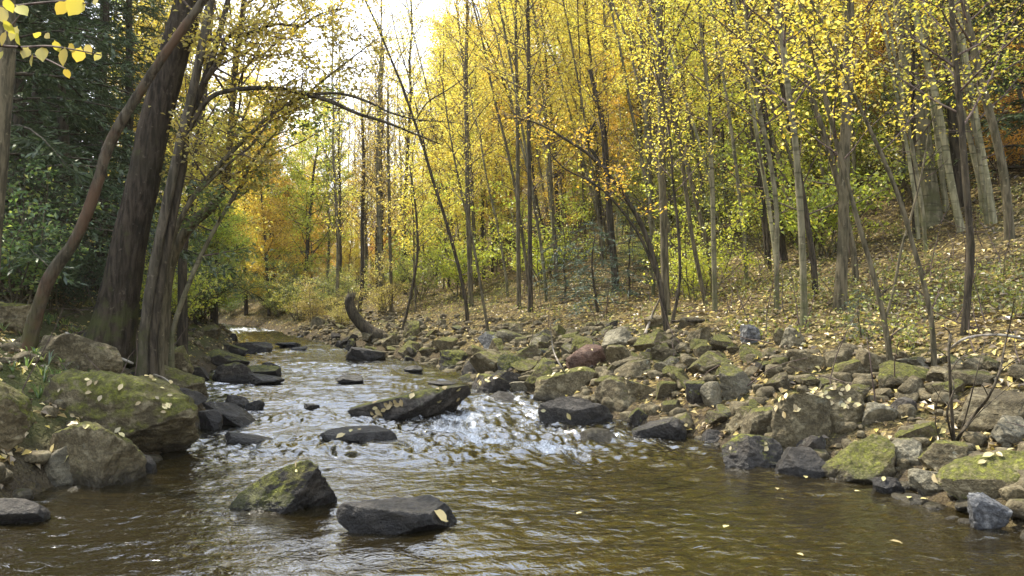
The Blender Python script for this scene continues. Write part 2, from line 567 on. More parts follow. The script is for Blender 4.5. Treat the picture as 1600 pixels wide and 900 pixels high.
def water_mat():
    t = NT('stream_water')
    co = t.n('ShaderNodeTexCoord').outputs['Object']
    v = t.mapping(co, (1.0, 1.5, 1), (0, 0, R(-14)))
    n1 = t.noise(v, 9, 3, .55, .8)
    n2 = t.noise(v, 26, 3, .6, .4)
    foam = t.geoattr('foam')
    h = t.math('ADD', t.math('MULTIPLY', n1, 1.0), t.math('MULTIPLY', n2, .12))
    nb = t.bump(h, .5, .03)
    fr = t.n('ShaderNodeFresnel'); fr.inputs['IOR'].default_value = 2.6; t.l(nb, fr.inputs['Normal'])
    gl = t.n('ShaderNodeBsdfGlossy'); gl.inputs['Roughness'].default_value = .04; t.l(nb, gl.inputs['Normal'])
    gl.inputs[0].default_value = (1, 1, 1, 1)
    tr = t.n('ShaderNodeBsdfTransparent'); tr.inputs[0].default_value = (.56, .44, .20, 1)
    df = t.n('ShaderNodeBsdfDiffuse'); t.l(t.ramp(t.geoattr('murk'), [(.34, (.038, .028, .0085)), (.58, (.010, .009, .006))]), df.inputs[0])
    body = t.n('ShaderNodeMixShader'); t.l(t.geoattr('murk'), body.inputs[0])
    t.l(tr.outputs[0], body.inputs[1]); t.l(df.outputs[0], body.inputs[2])
    w = t.n('ShaderNodeMixShader'); t.l(fr.outputs[0], w.inputs[0])
    t.l(body.outputs[0], w.inputs[1]); t.l(gl.outputs[0], w.inputs[2])
    # foam: broken white froth
    fn = t.noise(t.mapping(co, (1.9, .75, 1), (0, 0, R(-16))), 13, 7, .74, 1.6)
    fn2 = t.noise(co, 60, 3, .7)
    fk = t.maprange(t.math('ADD', foam, t.math('ADD', t.math('MULTIPLY', t.math('SUBTRACT', fn, .5), 1.5), t.math('MULTIPLY', t.math('SUBTRACT', fn2, .5), .5))), .32, 1.2, 0, .85)
    fd = t.n('ShaderNodeBsdfDiffuse'); t.l(t.ramp(fn, [(.35, (.24, .26, .28)), (.52, (.50, .52, .54)), (.66, (.78, .79, .80))]), fd.inputs[0])
    t.l(t.bump(fn, .6, .03), fd.inputs['Normal'])
    fo = t.n('ShaderNodeMixShader'); t.l(fk, fo.inputs[0])
    t.l(w.outputs[0], fo.inputs[1]); t.l(fd.outputs[0], fo.inputs[2])
    return t.finish(fo.outputs[0])


M['water'] = water_mat()
# ------------------------------------------------------------------ ground sheet
def axis(parts):
    out = []
    for a, b, s in parts:
        out.append(np.arange(a, b, s))
    return np.concatenate(out + [[parts[-1][1]]])


gx = axis([(-150, -60, 9), (-60, -24, 1.8), (-24, -9, .4), (-9, 9, .11), (9, 20, .3), (20, 60, 1.6), (60, 150, 9)])
gy = axis([(-40, -4, 2.4), (-4, 3, .5), (3, 20, .11), (20, 42, .3), (42, 90, 1.2), (90, 200, 6)])
GX, GY = np.meshgrid(gx, gy)
px_, py_ = GX.ravel(), GY.ravel()
gz = H(px_, py_)
mb = MB()
nx, ny = len(gx), len(gy)
ii = np.arange(ny - 1)[:, None] * nx + np.arange(nx - 1)[None, :]
mb.add(np.stack([px_, py_, gz], 1), np.stack([ii, ii + 1, ii + nx + 1, ii + nx], -1).reshape(-1, 4))
ground_o = mb.build('ground', M['ground'])
tag(ground_o, kind='structure')
dr_, dl_ = (px_ - XR(py_)) * .85, (XL(py_) - px_) * .93


def set_attr(o, name, val):
    a = o.data.attributes.new(name, 'FLOAT', 'POINT')
    a.data.foreach_set('value', np.asarray(val, np.float32))


set_attr(ground_o, 'bed', 1 - sstep(-.12, .12, np.maximum(dr_, dl_)))
set_attr(ground_o, 'moss', np.clip(sstep(0, .6, dl_) * (1 - .6 * sstep(4, 8, dl_)) + .35 * sstep(0, .5, dr_) * (1 - sstep(2.5, 4.5, dr_)), 0, 1))
set_attr(ground_o, 'soil', np.clip(.75 * sstep(1.5, 4, dl_) + .8 * (1 - sstep(.2, .9, np.maximum(dr_, dl_))) + .25 * sstep(.3, 1.5, dl_), 0, 1))

# ------------------------------------------------------------------ water
ys = [-6.0]
while ys[-1] < 75:
    y = ys[-1]
    ys.append(y + (.06 if y < 3.6 else .024 if y < 12 else .024 + .006 * (y - 12)))
ys = np.array(ys)
U = np.linspace(0, 1, 300)
wl, wr = XL(ys) - .5, XR(ys) + .5
WX = wl[:, None] + (wr - wl)[:, None] * U[None, :]
WYY = np.repeat(ys[:, None], len(U), 1)
wx, wy = WX.ravel(), WYY.ravel()
P = np.stack([wx, wy, 0 * wx], 1)


def blob(cx, cy, rx, ry, ang=0.0):
    c, s = math.cos(ang), math.sin(ang)
    u = ((wx - cx) * c + (wy - cy) * s) / rx
    v = (-(wx - cx) * s + (wy - cy) * c) / ry
    return np.exp(-(u * u + v * v))


def wpt(px, py):
    g = ground(px, py)
    return g[0], g[1]


foam = 0 * wx
rapid = 0 * wx
for (px, py, rx, ry, ang, k) in [
    (790, 632, .60, .9, -.15, .95), (760, 655, .85, .7, 0, .8), (850, 655, .65, .45, 0, .75), (735, 675, .9, .5, 0, .70), (810, 695, 1.1, .45, .1, .66), (900, 705, .9, .4, -.2, .55), (690, 705, .9, .35, .1, .45),
    (690, 690, .7, .3, .1, .36), (930, 685, .7, .30, -.3, .46), (880, 715, .9, .3, 0, .34), (610, 660, .8, .16, 0, .36), (545, 650, .5, .3, 0, .30),
    (400, 705, .55, .3, 0, .44), (330, 690, .4, .25, 0, .36), (470, 700, .7, .25, 0, .36), (430, 632, .8, .35, 0, .36), (350, 615, .5, .35, 0, .42),
    (440, 655, .6, .25, 0, .3), (560, 700, .8, .2, 0, .28), (1000, 672, .5, .14, -.35, .44), (1090, 697, .5, .12, -.4, .34), (1160, 735, .5, .10, -.45, .28),
    (520, 560, 1.4, .8, 0, .22), (590, 575, 1.0, .5, 0, .26), (470, 575, 1.0, .8, 0, .2), (405, 518, 1.6, 1.6, 0, .95), (380, 517, 1.2, 1.2, 0, .8), (560, 600, 1.5, .4, 0, .20),
    (640, 606, .9, .2, 0, .24), (440, 800, .45, .07, 0, .26), (500, 770, .25, .10, 0, .22), (625, 838, .45, .06, 0, .24), (710, 820, .2, .1, 0, .22), (560, 694, .6, .1, 0, .34), (640, 660, .9, .1, 0, .34), (1190, 738, .5, .06, -.4, .24), (1340, 757, .4, .05, -.2, .22), (1540, 832, .2, .06, 0, .24), (310, 712, .3, .1, 0, .22), (870, 810, .5, .08, .1, .22), (700, 845, .5, .10, .5, .20)]:
    X, Y = wpt(px, py)
    foam += .76 * k * blob(X, Y, rx, ry, ang)
    rapid += k * blob(X, Y, rx * 1.5, ry * 1.7, ang)
rapid = np.clip(rapid, 0, 1)
warp = np.stack([fbm(P * .7 + 3, 2), fbm(P * .7 + 31, 2), 0 * wx], 1) * .35
Q = P + warp
c_, s_ = math.cos(.22), math.sin(.22)
fl = np.stack([Q[:, 0] * c_ + Q[:, 1] * s_, -Q[:, 0] * s_ + Q[:, 1] * c_, 0 * wx], 1)
ridge = lambda q: .5 - 1.6 * np.abs(perlin(q))
wave = .022 * perlin(fl * [1.4, 3.0, 1]) + .011 * perlin(fl * [3.0, 6.6, 1] + 9) + .012 * ridge(fl * [2.2, 5.2, 1] + 70) + .008 * perlin(fl * [6.0, 14, 1] + 21) + .006 * ridge(fl * [4.5, 11, 1] + 5)
rq = fl * [2.8, 2.0, 1]
rough_w = .042 * (1 - 2 * np.abs(perlin(rq + 40))) + .032 * (1 - 2 * np.abs(perlin(rq * 2.3 + 50))) + .016 * perlin(rq * 5 + 60)
calm = .75 + .5 * fbm(P * .35 + 77, 2)
# calmer glassy patch in the near left, livelier in mid stream
calm *= 1 - .35 * blob(-2.6, 6.3, 1.3, 1.0)
wz = W(wy) + wave * np.clip(calm, .3, 1.4) * (1 + .45 * sstep(6, 9, wy) + .9 * sstep(9.5, 16, wy)) + rough_w * rapid
# foam: streaks drawn out along the current, thicker on the crests
streak = 1 - 2.4 * np.abs(perlin(fl * [5.5, 1.5, 1] + 90)) + .5 * (1 - 2.4 * np.abs(perlin(fl * [12, 3.5, 1] + 33)))
patch = .55 + .9 * fbm(fl * [1.6, 1.0, 1] + 15, 3)
foam_v = np.clip(foam * np.clip(patch, 0, 1.4) * (.62 + .5 * streak) * (1 + 5 * rough_w), 0, 1.1)
mb = MB()
nu = len(U)
ii = np.arange(len(ys) - 1)[:, None] * nu + np.arange(nu - 1)[None, :]
mb.add(np.stack([wx, wy, wz], 1), np.stack([ii, ii + 1, ii + nu + 1, ii + nu], -1).reshape(-1, 4))
water = mb.build('water', M['water'])
tag(water, kind='structure')
set_attr(water, 'foam', foam_v)
set_attr(water, 'murk', np.clip(.34 + .26 * sstep(6.5, 10.5, wy) - .04 * sstep(0, 1.5, np.minimum(XR(wy) - wx, wx - XL(wy))), .2, .85))

# ------------------------------------------------------------------ rocks
def ico(sub):
    import bmesh
    bm = bmesh.new()
    bmesh.ops.create_icosphere(bm, subdivisions=sub, radius=1)
    v = np.array([x.co[:] for x in bm.verts])
    f = np.array([[x.index for x in p.verts] for p in bm.faces])
    bm.free()
    return v, f


ICO = {k: ico(k) for k in (2, 3, 4, 5, 6)}


def rock_verts(sub, seed, p=3.2, cuts=9, tight=(.44, .76), rough=.05, dims=(1, 1, 1)):
    rng = np.random.RandomState(seed)
    v, f = ICO[sub]
    v = v.copy()
    v /= (np.abs(v) ** p).sum(1)[:, None] ** (1 / p)
    a = rng.uniform(0, PI)
    v = v + .14 * np.stack([perlin(v * .9 + seed), perlin(v * .9 + seed + 50), perlin(v * .9 + seed + 90)], 1)
    for _ in range(cuts + 3):
        n = rng.normal(size=3) * [1, 1, .8]
        n /= np.linalg.norm(n)
        h = rng.uniform(*tight) * (np.abs(n) @ np.array([1, 1, 1])) ** .35
        over = v @ n - h
        v = v - np.maximum(over, 0)[:, None] * n * .97
    d = np.array(dims)
    q = v * d / d.max()
    nrm = v / np.linalg.norm(v, axis=1)[:, None]
    v = v + nrm * (rough * .8 * fbm(q * 3.4 + seed * 1.7, 5, .55) + rough * .45 * (np.abs(perlin(q * 4.5 + seed)) - .3))[:, None]
    return v, f


rock_boxes = []      # pixel boxes with depth, to keep other stones from hiding them
ROCKS = []


def waterline(o, x, y, wetness=.16):
    o['waterline'] = float(W(y))
    o['wetness'] = float(wetness)


def hero_rock(box, mat, label, moss=.4, lichen=.3, p=3.2, cuts=9, rough=.075, wedge=0.0, tilt=0.0, deep=.8, bury=.35, seed=1, sub=5,
              wet=.16, yaw=0.0, name='boulder', tight=(.44, .76), cat='boulder', under=0.0, flatk=0.0, see=.5):
    x0, y0, x1, y1 = box
    g = ground((x0 + x1) / 2, y1)
    w = (x1 - x0) / F * g[1]
    h = (y1 - y0) / F * g[1]
    dep = w * deep
    yc = g[1] + dep * .42
    h *= max(.45, 1 - see * deep * (x1 - x0) * max(y1 - 470, 0) / F / (y1 - y0))      # part of the outline is the top face seen from above
    s = yc / g[1]
    w *= s; h = h * s
    xc = g[0] * s
    zb = g[2]
    hb = h * (1 + bury)
    v, f = rock_verts(sub, seed, p, cuts, tight, rough, (w, dep, hb))
    if yaw:
        c, sn = math.cos(yaw), math.sin(yaw)
        v = v @ np.array([[c, sn, 0], [-sn, c, 0], [0, 0, 1]])
    if flatk:
        v[:, 2] = np.where(v[:, 2] > 0, v[:, 2] ** (1.0) * 1.0, v[:, 2])
    mn, mx = v.min(0), v.max(0)
    v = (v - mn) / (mx - mn)
    if wedge:
        k = 1 + wedge * (v[:, 0] * 2 - 1)
        v[:, 2] = v[:, 2] * np.clip(k, .12, None)
        v[:, 2] /= v[:, 2].max()
    if under:     # overhang: pull the lower part in on the right-hand side
        v[:, 0] = v[:, 0] - under * (1 - v[:, 2]) * v[:, 0]
    v = v - [.5, .5, bury / (1 + bury)]
    v = v * [w, dep, hb]
    if tilt:
        c, sn = math.cos(tilt), math.sin(tilt)
        v = v @ np.array([[c, 0, sn], [0, 1, 0], [-sn, 0, c]])
    m = MB()
    m.add(v, None, f)
    o = m.build(name, M[mat])
    o.location = (xc, yc, zb)
    o['moss'] = moss; o['lichen'] = lichen
    waterline(o, xc, yc, wet)
    tag(o, label, cat)
    rock_boxes.append((x0, y0, x1, y1, yc))
    ROCKS.append((o, xc, yc, max(w, dep) / 2))
    return o


D = 'rock_dark'; B = 'rock'; G = 'rock_grey'
HERO = {}
def hr(key, *a, **k):
    HERO[key] = hero_rock(*a, **k)

# -- standing in the stream
hr('wedge', (358, 708, 524, 802), D, 'mossy wedge-shaped boulder standing in the near stream, its peak on the right side', moss=.85, lichen=.1, wedge=.42, seed=12, cuts=7, p=2.6, deep=.75, wet=.2, sub=6)
hr('flat', (533, 774, 718, 836), D, 'flat-topped black boulder in the near stream with one pale leaf stuck on its side', moss=.22, lichen=.1, seed=27, cuts=5, p=4.0, deep=.6, wet=.34, wedge=-.1, bury=.7, sub=6)
hr('slab', (540, 602, 740, 660), D, 'long tilted slab in midstream, leaf-strewn on its left and raised on its right', moss=.5, lichen=.2, seed=31, cuts=7, p=2.8, deep=.5, wedge=.30, tilt=0, wet=.13, under=.12, sub=6, bury=.2)
hr('low', (498, 666, 622, 696), D, 'low black slab awash in midstream carrying two pale leaves', moss=.1, lichen=.05, seed=44, cuts=10, p=2.2, deep=.55, wet=.3)
hr('ship', (538, 541, 602, 564), D, 'black undercut boulder at the right waterline below the curved broken stump', moss=.3, seed=52, cuts=8, deep=.7, wet=.5)
hr('split', (524, 586, 570, 602), D, 'low wet stone upstream of the long tilted slab', moss=.05, seed=61, cuts=8, p=2.4, wet=.5, name='stone', cat='stone', sub=5)
hr('dome', (630, 571, 661, 583), D, 'small black dome-shaped stone upstream right of midstream', moss=.0, seed=64, p=2.1, cuts=5, wet=.5, name='stone', cat='stone', sub=5)
hr('sliver', (664, 595, 716, 604), D, 'thin black sliver of rock barely above water just behind the long tilted slab', moss=0, seed=66, p=2.2, wet=.5, name='stone', cat='stone', sub=5)
hr('far1', (430, 534, 470, 543), D, 'flat dark rock far upstream, the farther of two lying across the current', moss=.1, seed=67, wet=.5, name='stone', cat='stone', sub=5)
hr('far2', (448, 541, 480, 549), D, 'flat dark rock far upstream, the nearer of two lying across the current', moss=.1, seed=68, wet=.5, name='stone', cat='stone', sub=5)
hr('nub', (474, 631, 499, 642), D, 'tiny black nub of stone in the riffle left of the long tilted slab', moss=0, seed=69, p=2.3, wet=.5, name='stone', cat='stone', sub=5)
hr('fin', (322, 625, 400, 667), D, 'black fin-shaped wet rock sloping right, beside the great mossy boulder', moss=.1, seed=71, cuts=7, p=2.5, wedge=-.45, wet=.35, deep=.7)
hr('fin2', (350, 617, 388, 641), D, 'grey wet rock standing just behind the black fin-shaped rock', moss=.1, seed=72, p=2.3, wet=.3, name='stone', cat='stone', sub=5)
hr('fin3', (384, 625, 413, 642), D, 'small black pointed stone at the right tip of the little left-hand cascade', moss=0, seed=73, p=2.4, wet=.4, name='stone', cat='stone', sub=5)
hr('ledge', (346, 675, 428, 699), D, 'low black ledge awash just in front of the black fin-shaped rock', moss=.05, seed=74, p=2.4, wedge=-.3, wet=.4, deep=.5)
hr('brown1', (308, 640, 350, 674), D, 'dark brown stone wedged between the great mossy boulder and the fin-shaped rock', moss=.15, seed=75, wedge=-.3, wet=.3, name='stone', cat='stone', sub=5)
hr('sunk', (905, 668, 972, 694), B, 'brown rounded rock half sunk under the riffle on the right', moss=0, seed=76, p=2.2, cuts=5, wet=.5, bury=1.0, rough=.03)
hr('lip', (756, 612, 812, 632), D, 'low brown rock awash at the right end of the long tilted slab', moss=.05, seed=77, p=2.2, wet=.5, bury=.8)
hr('dot1', (410, 566, 440, 578), D, 'small dark stone at the outer end of the left-hand slabs', moss=.2, seed=78, wet=.4, name='stone', cat='stone', sub=5)
# -- left bank
hr('great', (64, 586, 312, 716), B, 'great moss-covered boulder on the left bank, strewn with yellow leaves', moss=.98, lichen=.2, seed=81, cuts=9, rough=.11, p=3.2, wedge=-.12, deep=.5, see=.15, wet=.22, sub=6, bury=.15)
hr('mossy2', (44, 660, 222, 762), B, 'long mossy boulder tapering left, in front of the great moss-covered boulder', see=.2, moss=.85, lichen=.2, seed=82, cuts=7, p=2.8, wedge=.32, deep=.6, wet=.2, sub=6)
hr('smooth', (54, 698, 124, 768), G, 'smooth grey-brown stone leaning on the long mossy boulder at the left waterline', moss=.15, lichen=.1, seed=83, cuts=7, p=3, wedge=.25, wet=.12, deep=.7)
hr('wetdark', (196, 702, 244, 742), D, 'small black wet stone tucked under the right end of the long mossy boulder', moss=.1, seed=84, p=2.8, wet=.3, name='stone', cat='stone')
hr('leftmoss', (-90, 580, 44, 708), B, 'big mossy boulder cut by the left edge of the photo', see=.2, moss=.95, lichen=.2, seed=85, cuts=7, p=2.9, deep=.7, sub=6, wedge=-.1)
hr('leftdark', (-50, 776, 70, 824), D, 'dark pointed stone at the lower left corner waterline', moss=.12, seed=86, cuts=7, p=2.5, deep=.6, wet=.12, wedge=-.1)
hr('round', (244, 540, 300, 588), B, 'round bright-mossed boulder just right of the twin grey trunks', moss=.95, seed=87, p=2.5, cuts=5)
hr('rootmoss', (240, 565, 322, 616), B, 'dark mossy boulder at the foot of the twin grey trunks', moss=.6, seed=88, p=2.8, wedge=-.25, wet=.25)
hr('flat2', (266, 605, 322, 634), D, 'dark flat stone at the waterline below the twin grey trunks', moss=.3, seed=89, wedge=-.25, wet=.3, name='stone', cat='stone')
hr('slabL1', (292, 545, 388, 575), D, 'long dark mossy slab reaching right into the stream from the left bank', moss=.6, seed=90, p=3, cuts=8, wet=.2, deep=.5)
hr('slabL2', (328, 565, 398, 597), D, 'leaf-covered low slab in front of the long dark mossy slab', moss=.55, seed=91, p=3, wet=.18, deep=.6)
hr('slabL3', (372, 570, 442, 592), D, 'mossy hump-backed rock at the tip of the left-hand slabs', moss=.6, seed=92, p=2.6, wet=.25)
hr('slabL4', (386, 582, 442, 602), D, 'black wet rock lowest at the tip of the left-hand slabs', moss=.35, seed=93, p=2.6, wedge=-.15, wet=.25)
hr('slabL5', (336, 537, 392, 556), D, 'mossy slab upstream, behind the long dark mossy slab', moss=.6, seed=94, p=3, wet=.2)
hr('slabL6', (366, 534, 428, 552), D, 'dark wet slab upstream jutting farthest right from the left bank', moss=.35, seed=95, p=3, wet=.3)
hr('rootboulder', (58, 520, 190, 588), B, 'brown boulder half buried between the rusty leaning trunk and the big trunk', moss=.4, seed=96, p=2.4, cuts=5, deep=.6)
hr('upleft', (-30, 470, 60, 520), B, 'mossy boulder high on the left slope beside the rusty leaning trunk', moss=.9, seed=97, p=2.8)
# -- right bank, from upstream to the near corner
hr('red', (884, 538, 948, 580), 'rock_red', 'rusty red rounded boulder on the right bank', moss=.0, lichen=.2, seed=101, p=2.7, cuts=6, deep=.8, sub=5, wet=.05)
hr('pale1', (832, 573, 934, 624), B, 'pale mossy slab boulder below the rusty red boulder', moss=.68, lichen=.3, seed=102, p=3.2, wedge=.2, deep=.6, wet=.2)
hr('mflat', (736, 584, 806, 616), D, 'dark mossy flat rock with pale leaves at the right waterline, upstream of the white rapid', moss=.65, seed=103, p=3, wet=.18)
hr('mflat2', (765, 578, 826, 612), D, 'dark hunched rock right behind the mossy flat rock at the rapid', moss=.5, seed=1031, p=2.6, wet=.18)
hr('gsmall', (796, 596, 834, 618), G, 'small light grey stone at the head of the white rapid', moss=.05, seed=104, wet=.1, name='stone', cat='stone', sub=5)
hr('long', (840, 618, 972, 668), D, 'long black wet boulder beside the white rapid', moss=.2, seed=105, p=2.8, cuts=8, wedge=-.22, deep=.5, wet=.4, sub=6)
hr('black2', (988, 650, 1074, 694), D, 'rounded black boulder with a yellow leaf on its right end, at the right waterline', moss=.35, seed=106, p=2.6, cuts=6, deep=.65, wet=.35, sub=6)
hr('m965', (965, 592, 1028, 626), B, 'mossy block behind the long black wet boulder', moss=.7, seed=107, p=3.4)
hr('b950', (930, 590, 1020, 640), B, 'brown angular boulder just uphill from the long black wet boulder', moss=.55, seed=108, p=3.5)
hr('b1120', (1120, 566, 1192, 622), G, 'mossy-topped angular boulder with a dark triangular front', moss=.72, lichen=.6, seed=109, p=3.2, wedge=-.2)
hr('b960', (938, 510, 998, 545), G, 'grey-brown angular rock leaning behind the rusty red boulder', moss=.1, seed=110, p=3.4, wedge=.2)
hr('pile1', (1004, 492, 1038, 512), B, 'dark grey rock in the pile at the foot of the arching tree, left one', moss=.0, seed=111, p=3.4)
hr('pile2', (1058, 495, 1092, 512), B, 'dark grey rock in the pile at the foot of the arching tree, right one', moss=.0, seed=112, p=3.4)
hr('front1', (1203, 612, 1295, 708), B, 'tall brown-faced boulder with a mossy upper left edge', moss=.5, lichen=.2, seed=113, p=3.6, cuts=8, deep=.6, wedge=.1, wet=.1, sub=6)
hr('front2', (1268, 598, 1354, 676), B, 'leaf-strewn block beside the tall brown-faced boulder', moss=.66, lichen=.5, seed=114, p=3.6, cuts=8, deep=.7, sub=6)
hr('bright', (1280, 678, 1396, 757), B, 'bright moss-topped block standing at the right waterline', moss=.9, lichen=.1, seed=115, p=3.6, cuts=7, deep=.8, wedge=.18, wet=.16, sub=6)
hr('darkm', (1128, 678, 1228, 738), D, 'dark mossy boulder sloping into the water left of the bright moss-topped block', moss=.6, seed=116, p=2.6, cuts=7, deep=.7, wet=.24, sub=6)
hr('dark3', (1212, 700, 1290, 748), D, 'dark broken rock between the dark mossy boulder and the bright moss-topped block', moss=.25, seed=117, p=3, deep=.6, wet=.25)
hr('dark4', (1248, 680, 1300, 725), D, 'dark stone leaning on the bright moss-topped block from behind', moss=.4, seed=118, p=3, wet=.15, name='stone', cat='stone')
hr('tri', (1092, 672, 1132, 702), D, 'small dark triangular stone at the waterline left of the dark mossy boulder', moss=.05, seed=119, p=2.8, wet=.2, name='stone', cat='stone')
hr('lich', (1390, 686, 1444, 734), G, 'pale green lichen-covered stone right of the bright moss-topped block', moss=.55, lichen=1.0, seed=120, p=3.2, wet=.05)
hr('cube', (1440, 688, 1510, 742), B, 'squarish mossy brown stone below the bare grey shrub', moss=.7, lichen=.5, seed=121, p=4.2, cuts=6, wet=.08)
hr('plate', (1424, 734, 1500, 779), G, 'flat grey plate of rock with yellow leaves at the right waterline', moss=.0, lichen=.2, seed=122, p=3.2, deep=.8, wet=.1, wedge=-.1)
hr('shard', (1364, 744, 1408, 772), D, 'small dark shard at the waterline holding a yellow leaf', moss=.0, seed=123, p=2.6, wet=.12, name='stone', cat='stone')
hr('corner', (1476, 702, 1660, 800), B, 'large mossy boulder at the right edge above the blue-grey stone', moss=.85, lichen=.3, seed=124, p=2.9, cuts=7, deep=.7, wedge=.12, wet=.16, sub=6)
hr('blue', (1506, 771, 1576, 832), 'rock_blue', 'pointed blue-grey stone standing in the water at the right', moss=.0, lichen=.5, seed=125, p=2.5, cuts=9, deep=.7, wet=.07, sub=6, tight=(.45,.75))
hr('edge', (1568, 752, 1640, 800), B, 'brown rounded stone at the right edge behind the blue-grey stone', moss=.1, seed=126, p=2.6)
hr('pale2', (1543, 652, 1612, 702), G, 'pale angular block with a flat sunlit top at the right edge', moss=.1, lichen=.5, seed=127, p=4, cuts=6)
hr('back', (1490, 608, 1660, 676), B, 'large brown boulder behind the bare shrub at the right edge', moss=.3, lichen=.2, seed=128, p=3, cuts=6, deep=.6)
hr('round2', (1338, 543, 1390, 583), B, 'rounded tan stone at the foot of the forked slim tree', moss=.12, lichen=.3, seed=129, p=2.7, cuts=6)
hr('block2', (1226, 550, 1286, 584), B, 'rectangular brown block in the upper row of the rubble bank', moss=.2, lichen=.3, seed=130, p=4.4, cuts=5)
hr('block3', (1288, 546, 1330, 578), B, 'mossy stone right beside the rectangular brown block', moss=.5, seed=131, p=3)
hr('block4', (1300, 560, 1354, 600), B, 'mossy peaked stone below the rounded tan stone', moss=.8, seed=132, p=2.6, wedge=.2)
hr('lich2', (1344, 628, 1398, 668), G, 'pale lichen-grey boulder above the bright moss-topped block', moss=.4, lichen=1.0, seed=133, p=3.4)
hr('m1395', (1400, 656, 1462, 696), B, 'mossy mound of rock among yellow leaves behind the pale green stone', moss=.95, seed=134, p=2.6)
hr('dark5', (1392, 622, 1432, 650), D, 'small dark square stone behind the pale lichen-grey boulder', moss=.05, seed=135, p=4, name='stone', cat='stone')
hr('up1', (1158, 508, 1192, 538), 'rock_blue', 'dark grey stone at the top left of the rubble bank', moss=.05, seed=136, p=3)
hr('up2', (1222, 512, 1262, 546), G, 'pale grey stone at the foot of the pale straight slim trunk', moss=.3, lichen=.8, seed=137, p=3)
hr('up3', (1208, 512, 1232, 542), B, 'small mossy stone beside the pale grey stone at the slim trunk', moss=.9, seed=138, p=3, name='stone', cat='stone', sub=5)
hr('lich3', (1094, 596, 1128, 640), G, 'grey lichen-patched stone left of the dark triangular-fronted boulder', moss=.3, lichen=.9, seed=139, p=3)
hr('slope1', (1160, 640, 1212, 690), B, 'brown leaning slab below the tall brown-faced boulder, left side', moss=.5, seed=140, p=3, wedge=.3)

# -- the other stones of both banks: one stone each, sharing a few shapes
FILL = []
protos = {}
rngf = np.random.RandomState(5)
fill_pts = [(x, y, r) for (_, x, y, r) in ROCKS]
SHAPES = []
for s in range(14):
    dims = (1, rngf.uniform(.65, .95), rngf.uniform(.5, .8))
    v, f = rock_verts(5, 300 + s, rngf.uniform(2.6, 4), int(rngf.randint(7, 12)), (.40, .74), .06, dims)
    SHAPES.append((v * dims * .5, f))


def fill_rock(x, y, s, side):
    k = rngf.randint(len(SHAPES))
    u = rngf.rand()
    d = max((x - XR(y)) * .85, (XL(y) - x) * .93)
    if side == 'R':
        mat = D if d < .3 or u < .1 else (B if u < .8 else G if u < .97 else 'rock_blue')
        moss = np.clip(rngf.normal(.66, .22), 0, 1.05)
    else:
        mat = D if d < .5 or u < .4 else B
        moss = np.clip(rngf.normal(.65, .2), .1, 1)
    key = (k, mat)
    if key not in protos:
        m = MB(); m.add(SHAPES[k][0], None, SHAPES[k][1])
        o = m.build('stone', M[mat]); protos[key] = o
    else:
        o = protos[key].copy(); COL.objects.link(o)
    z = Hs(x, y)
    o.location = (x, y, z + s * rngf.uniform(.0, .16))
    o.scale = (s * rngf.uniform(.85, 1.25), s * rngf.uniform(.8, 1.2), s * rngf.uniform(.75, 1.15))
    o.rotation_euler = (rngf.uniform(-.5, .5), rngf.uniform(-.5, .5), rngf.uniform(0, 2 * PI))
    o['moss'] = float(moss); o['lichen'] = float(np.clip(rngf.normal(.35, .3), 0, 1))
    waterline(o, x, y, rngf.uniform(.06, .2))
    FILL.append(dict(o=o, p=(x, y, z + s * .2), s=s, moss=moss, mat=mat, side=side))


def try_fill(side, n, tries, dmax, y0, y1, smin, smax, power):
    made = 0
    for _ in range(tries):
        if made >= n:
            break
        y = y0 + (y1 - y0) * rngf.rand() ** 1.5
        d = dmax * rngf.rand() ** power
        x = XR(y) + d / .85 if side == 'R' else XL(y) - d / .93
        s = smin + (smax - smin) * rngf.rand() ** 2.0
        s *= 1 - .45 * d / dmax
        if y > 16: s *= 1.25
        X, Y_, w = to_px((x, y, Hs(x, y) + s * .25))
        if not (-20 < X < 1620 and 380 < Y_ < 900):
            continue
        if any((x - a) ** 2 + (y - b) ** 2 < ((s * .5 + r) * .58) ** 2 for a, b, r in fill_pts):
            continue
        hp = s * F / w * .5
        if any(a - hp * .4 < X < c + hp * .4 and b - hp * .6 < Y_ < e + hp * .1 and y < yc + .3 for a, b, c, e, yc in rock_boxes):
            continue
        fill_pts.append((x, y, s * .5))
        fill_rock(x, y, s, side)
        made += 1
    return made


n1 = try_fill('R', 135, 16000, 2.2, 6.3, 15, .34, 1.0, 1.0)
n2 = try_fill('R', 70, 8000, 1.7, 13, 30, .35, .9, 1.3)
n3 = try_fill('L', 42, 5000, 3.0, 6.0, 26, .25, .85, 1.2)
print('fill rocks', n1, n2, n3, 'hero', len(HERO))

# -- loose small stones between them (nobody could count these)
mb = MB()
rs = np.random.RandomState(9)
v2, f2 = ICO[3]
SM = []
for s in range(8):
    v, f = rock_verts(3, 500 + s, 3, 8, (.55, .9), .04)
    SM.append(v * [.5, .42, .32])
cnt = 0
for _ in range(2400):
    side = 'R' if rs.rand() < .78 else 'L'
    y = 5.2 + 26 * rs.rand() ** 1.7
    d = (2.3 * rs.rand() ** 1.3 if side == 'R' else 2.0 * rs.rand()) - .08
    x = XR(y) + d / .85 if side == 'R' else XL(y) - d / .93
    s = .07 + .2 * rs.rand() ** 2
    a = rs.uniform(0, 2 * PI); c, sn = math.cos(a), math.sin(a)
    v = SM[rs.randint(8)] * s * rs.uniform(.8, 1.25, 3)
    v = v @ np.array([[c, sn, 0], [-sn, c, 0], [0, 0, 1]])
    mb.add(v + [x, y, Hs(x, y) + s * .08], None, f2)
scree = mb.build('small_stones', M['rock'])
scree['moss'] = .3; scree['lichen'] = .3; scree['waterline'] = 0.0; scree['wetness'] = .18
